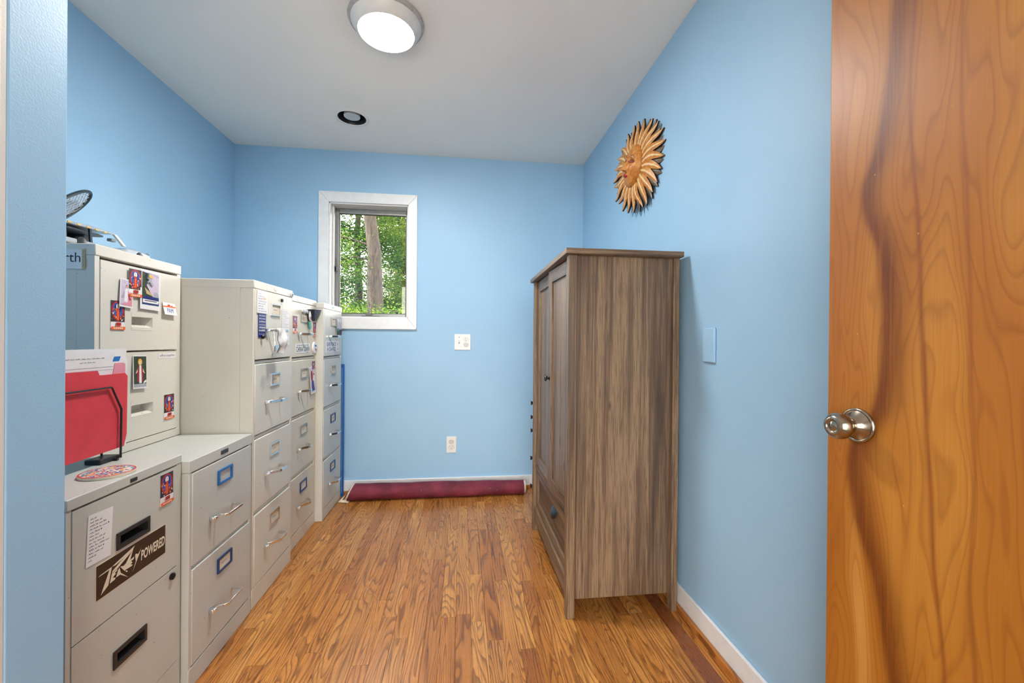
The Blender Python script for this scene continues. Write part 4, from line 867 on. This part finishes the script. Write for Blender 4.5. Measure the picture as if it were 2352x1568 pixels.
mb = MB(); mb.prism([fr.p(.033+a, .057+b, .005) for a, b in rect(-.005, -.012, .005, .012)], fr.N*.0012, 1); mb.prism([fr.p(.033+a, .060+b, .0062) for a, b in rect(-.004, -.004, .004, .007)], fr.N*.009, 0); mb.build('toggle', [M['white_plastic'], M['pgrey']], o)
for v in (.092, .022): mb = MB(); mb.lathe(fr.p(.033, v, .005), fr.N, [(.003, 0), (.002, .001)], 12); mb.build('screw', M['dkmetal'] if v > .05 else M['white_plastic'], o)
fr = Frame((-.107, D-.0002, .2725), (1, 0, 0), (0, 0, 1))
o = empty('outlet_plate', fr.p(.035, 0, 0), 'white outlet plate with one capped socket low on the back wall', 'outlet')
mb = MB(); mb.prism([fr.p(a, b, 0) for a, b in rect(0, 0, .0695, .1175)], fr.N*.005); mb.build('plate', M['white_plastic'], o, bevel=.002)
duplex(o, fr, .035, .0785, True); duplex(o, fr, .035, .039, False)
mb = MB(); fr = Frame((XR-.0002, 1.443, 1.013), (0, -1, 0), (0, 0, 1)); mb.prism([fr.p(a, b, 0) for a, b in rect(0, 0, .070, .125)], fr.N*.009)
tag(mb.build('blank_plate', M['blue'], bevel=.003), 'blank wall plate painted blue beside the wardrobe', 'wall plate')

# ================================================================== ROLLED RUG AND BLUE BOARD
rug = empty('rolled_rug', (-.15, 2.915, 0), 'maroon rolled rug lying on the floor below the window wall', 'rug')
t = NT('maroon_canvas'); p = t.pos(); n1 = t.noise(p, 9, 4); n2 = t.noise(p, 600, 2); n3 = t.noise(p, 55, 2)
c = t.ramp(n1, [(.3, srgb(92, 24, 42)), (.5, srgb(116, 34, 54)), (.7, srgb(132, 50, 66))])
t.set(Base_Color=t.mix(t.ramp(n3, [(.68, (0, 0, 0)), (.78, (.5, .5, .5))]), c, srgb(190, 120, 130)), Roughness=.75); t.bump(n2, .25, .0008); rugm = t.m
def roll_r(x_, a):
    return 1+.03*sin(x_*7+a*2)+.025*sin(x_*17+a*3+1)+.012*sin(x_*41+a*5)
mb = MB(); NX, NA = 60, 36; rx0, rx1 = -.742, .440; pts = []
def rug_pt(x_, a, s_=1.0):
    k = (x_-rx0)/(rx1-rx0); cy = 2.926-.006*k; ry, rz = (.072-.018*k)*s_, (.052-.004*k)*s_
    r_ = roll_r(x_, a); z_ = .0505-.003*k+rz*r_*sin(a); return (x_+(.022*(1-k)**8*sin(a)), cy+ry*r_*cos(a)*(1 if sin(a) > -.3 else 1.02), max(.0008, z_))
for i in range(NX+1):
    x_ = rx0+(rx1-rx0)*i/NX
    for j in range(NA): pts.append(rug_pt(x_, 2*pi*j/NA))
fs = [(i*NA+j, i*NA+(j+1) % NA, (i+1)*NA+(j+1) % NA, (i+1)*NA+j) for i in range(NX) for j in range(NA)]
mb.add(pts, fs); mb.build('roll', rugm, rug, smooth=True, angle=80)
crm = plain('cream_lining', srgb(226, 210, 190), .8)
for xe, sg in ((rx0, -1), (rx1, 1)):
    mb = MB(); path = []
    for i in range(61):
        a = 2*pi*3*i/60; s_ = .95-.8*i/60; q = rug_pt(xe, a, s_); path.append((q[0]-sg*.003, q[1], q[2]))
    mb.strip(path, .03, .004, up=(1, 0, 0)); mb.build('lining', crm, rug, smooth=True, angle=80)
for xx in (.155, .205):
    mb = MB(); mb.tube([tuple(Vector(rug_pt(xx, pi*2*j/40))*1) for j in range(41)], .0011, 5); mb.build('seam', plain('maroon_seam', srgb(92, 22, 44), .7), rug, smooth=True)
mb = MB(); g = [(-.735, 2.87, .09), (-.735, 2.93, .085), (-.765, 2.875, .05), (-.765, 2.935, .05), (-.785, 2.875, .012), (-.79, 2.93, .018), (-.812, 2.872, .003), (-.80, 2.915, .003), (-.742, 2.852, .003), (-.74, 2.90, .003)]
fs = [(0, 1, 3, 2), (2, 3, 5, 4), (4, 5, 7, 6), (4, 6, 8), (4, 8, 9, 5)]
mb.add(g, fs); mb.add([(a, b, c_+.002) for a, b, c_ in g], [f[::-1] for f in fs]); mb.build('flap', crm, rug, smooth=True)
bb = empty('blue_board', (-1.0, 3.0, 0), 'blue framed board leaning upright behind the end cabinet', 'board')
bl = plain('bright_blue_laminate', srgb(20, 92, 176), .35); bl2 = plain('deep_blue_laminate', srgb(12, 66, 150), .35); ltb = plain('pale_blue_edge', srgb(120, 180, 220), .4)
for a, b, c_, d_ in ((-1.30, -.811, .889, .915), (-1.30, -.811, .0, .026), (-.821, -.811, .026, .889), (-1.30, -1.284, .026, .889)):
    mb = MB(); mb.box(a, b, 2.985, 3.004, c_, d_); mb.build('frame_bar', bl, bb, bevel=.002)
mb = MB(); mb.box(-.8245, -.821, 2.984, 2.990, .026, .889); mb.box(-1.284, -.8245, 2.984, 2.990, .886, .889); mb.build('bead', ltb, bb)
mb = MB(); mb.box(-1.285, -.8245, 2.990, 3.0, .026, .886); mb.build('panel', bl2, bb)

# ================================================================== TREES OUTSIDE THE WINDOW
def bark(name, a, b):
    t = NT(name); p = t.pos(); n1 = t.noise(t.vec('MULTIPLY', p, (26, 26, 5)), 1, 4, .65, .5)
    t.set(Base_Color=t.ramp(n1, [(.35, a), (.65, b)]), Roughness=.9); t.bump(n1, .8, .03); return t.m
barks = [bark('grey_brown_bark', srgb(30, 25, 21), srgb(64, 55, 46)), bark('dark_bark', srgb(34, 28, 25), srgb(62, 53, 46))]
def leafm(name, a, b, c_):
    t = NT(name); p = t.pos(); n1 = t.noise(p, 2.2, 3); n2 = t.noise(p, 30, 1)
    c = t.mix(t.ramp(n2, [(.4, (0, 0, 0)), (.65, (.8, .8, .8))]), t.ramp(n1, [(.35, a), (.65, b)]), c_)
    df = t.n('BsdfDiffuse', c); tl = t.n('BsdfTranslucent', c); mxs = t.n('MixShader', .45, df, tl); t.t.links.new(mxs.outputs[0], t.out.inputs[0]); return t.m
leaves = [leafm('mid_green_leaf', srgb(36, 66, 24), srgb(58, 92, 34), srgb(104, 124, 54)), leafm('deep_green_leaf', srgb(24, 50, 27), srgb(42, 74, 38), srgb(76, 104, 52)), leafm('yellow_green_leaf', srgb(68, 96, 32), srgb(98, 120, 48), srgb(134, 142, 74))]
def leaf_cloud(mb, centres, per, size, rnd):
    for (cx, cy, cz, sx, sy, sz) in centres:
        for _ in range(per):
            p = Vector((cx+rnd.gauss(0, sx), cy+rnd.gauss(0, sy), cz+rnd.gauss(0, sz)))
            a = Vector((rnd.gauss(0, 1), rnd.gauss(0, 1), rnd.gauss(0, .5))).normalized(); b = a.orthogonal().normalized(); b.rotate(Matrix.Rotation(rnd.random()*6.28, 3, a)); s_ = size*rnd.uniform(.6, 1.3)
            mb.add([p-a*s_, p-b*s_*.42, p+a*s_, p+b*s_*.42], [(0, 1, 2, 3)])
def tree(x, y, h, r, leanx, seed, bk, lf, label, blobs, per, size=.042):
    rnd = random.Random(seed); o = empty('tree', (x, y, -.4), label, 'tree', 'trees beyond the window')
    path = [(x+leanx*(k/10)**1.2+.05*sin(k*1.3+seed), y, -.4+h*k/10) for k in range(11)]
    mb = MB(); mb.tube(path, [r*(1.25 if k == 0 else 1-.075*k) for k in range(11)], 14); mb.build('trunk', bk, o, smooth=True)
    mb = MB(); cs = []
    for k in range(blobs):
        zz = rnd.uniform(.7, min(5.6, h*.95)); f = (zz+.4)/h; a = rnd.uniform(0, 2*pi); ln = rnd.uniform(.5, 1.5)*(1.25-f*.7)
        b0 = Vector((x+leanx*f**1.2, y, zz-.2)); b1 = b0+Vector((cos(a)*ln, sin(a)*ln*.7, rnd.uniform(-.1, .3)))
        mb.tube([b0, b0.lerp(b1, .5)+Vector((0, 0, .06)), b1], [.022, .015, .006], 6); cs.append((*b1, .38, .3, .16)); cs.append((*b0.lerp(b1, .6), .25, .22, .12))
    mb.build('branches', bk, o, smooth=True)
    mb = MB(); leaf_cloud(mb, cs, per, size, rnd); f_ = mb.build('foliage', lf, o); f_['kind'] = 'stuff'
tree(-1.50, 8.4, 6.4, .21, -.62, 1, barks[0], leaves[0], 'thick leaning grey brown trunk seen through the middle of the window', 14, 170)
tree(-3.35, 10.5, 7.0, .15, .10, 2, barks[1], leaves[1], 'dark slim tree at the left edge of the window view', 30, 250)
tree(-2.85, 11.5, 7.0, .14, .15, 3, barks[1], leaves[0], 'dark slim tree second from the left in the window view', 30, 250)
tree(-1.45, 12.5, 7.0, .13, -.1, 4, barks[1], leaves[2], 'yellow green tree at the right edge of the window view', 30, 250)
tree(-2.3, 15.0, 8.0, .17, .2, 5, barks[1], leaves[1], 'deep green tree farthest back in the window view', 46, 300, .055)
tree(-4.2, 13.0, 8.0, .16, .2, 6, barks[1], leaves[0], 'mid green tree beyond the left side of the window', 30, 200)
tree(-.35, 11.0, 8.0, .16, .1, 7, barks[1], leaves[1], 'deep green tree beyond the right side of the window', 30, 200)
def shrub(x, y, z, s, seed, lf, label):
    rnd = random.Random(seed); o = empty('shrub', (x, y, -.4), label, 'shrub', 'shrubs below the window')
    mb = MB(); cs = []
    for k in range(9):
        a = rnd.uniform(0, 6.28); q = Vector((x+cos(a)*s*rnd.random(), y+sin(a)*s*.6*rnd.random(), z-rnd.uniform(0, .45)))
        mb.tube([(x, y, -.4), ((x+q.x)/2, (y+q.y)/2, z*.5), q], [.02, .012, .005], 5); cs.append((*q, s*.35, s*.3, .13))
    mb.build('stems', barks[1], o); mb = MB(); leaf_cloud(mb, cs, 300, .034, rnd); f_ = mb.build('foliage', lf, o); f_['kind'] = 'stuff'
shrub(-1.35, 6.6, 1.42, .6, 11, leaves[0], 'rounded green shrub at the lower right of the window view')
shrub(-2.05, 7.6, 1.38, .7, 12, leaves[2], 'yellow green shrub at the bottom middle of the window view')
shrub(-2.75, 8.2, 1.75, .7, 13, leaves[0], 'leafy green shrub at the lower left of the window view')
t = NT('forest_floor'); p = t.pos(); t.set(Base_Color=t.ramp(t.noise(p, 3, 4), [(.35, srgb(50, 54, 32)), (.65, srgb(74, 68, 48))]), Roughness=.95)
mb = MB(); gp = [(-30, -.4), (3.3, -.4), (45, .6)]; mb.prism([(-30, a, b) for a, b in gp]+[(-30, 45, -1.6), (-30, -30, -1.6)], (60, 0, 0))
tag(mb.build('ground', t.m), 'leafy ground outside the window', kind='structure')
mb = MB(); mb.box(-7, 6, -9, -1.92, -.4, -.06); tag(mb.build('bounce_slab', plain('pale_bounce_surface', (.46, .445, .42, 1), .85, var=.08, scale=6)), 'pale slab added outside the unseen opening to bounce daylight in', kind='structure')  # added reflector, throws daylight up onto the ceiling
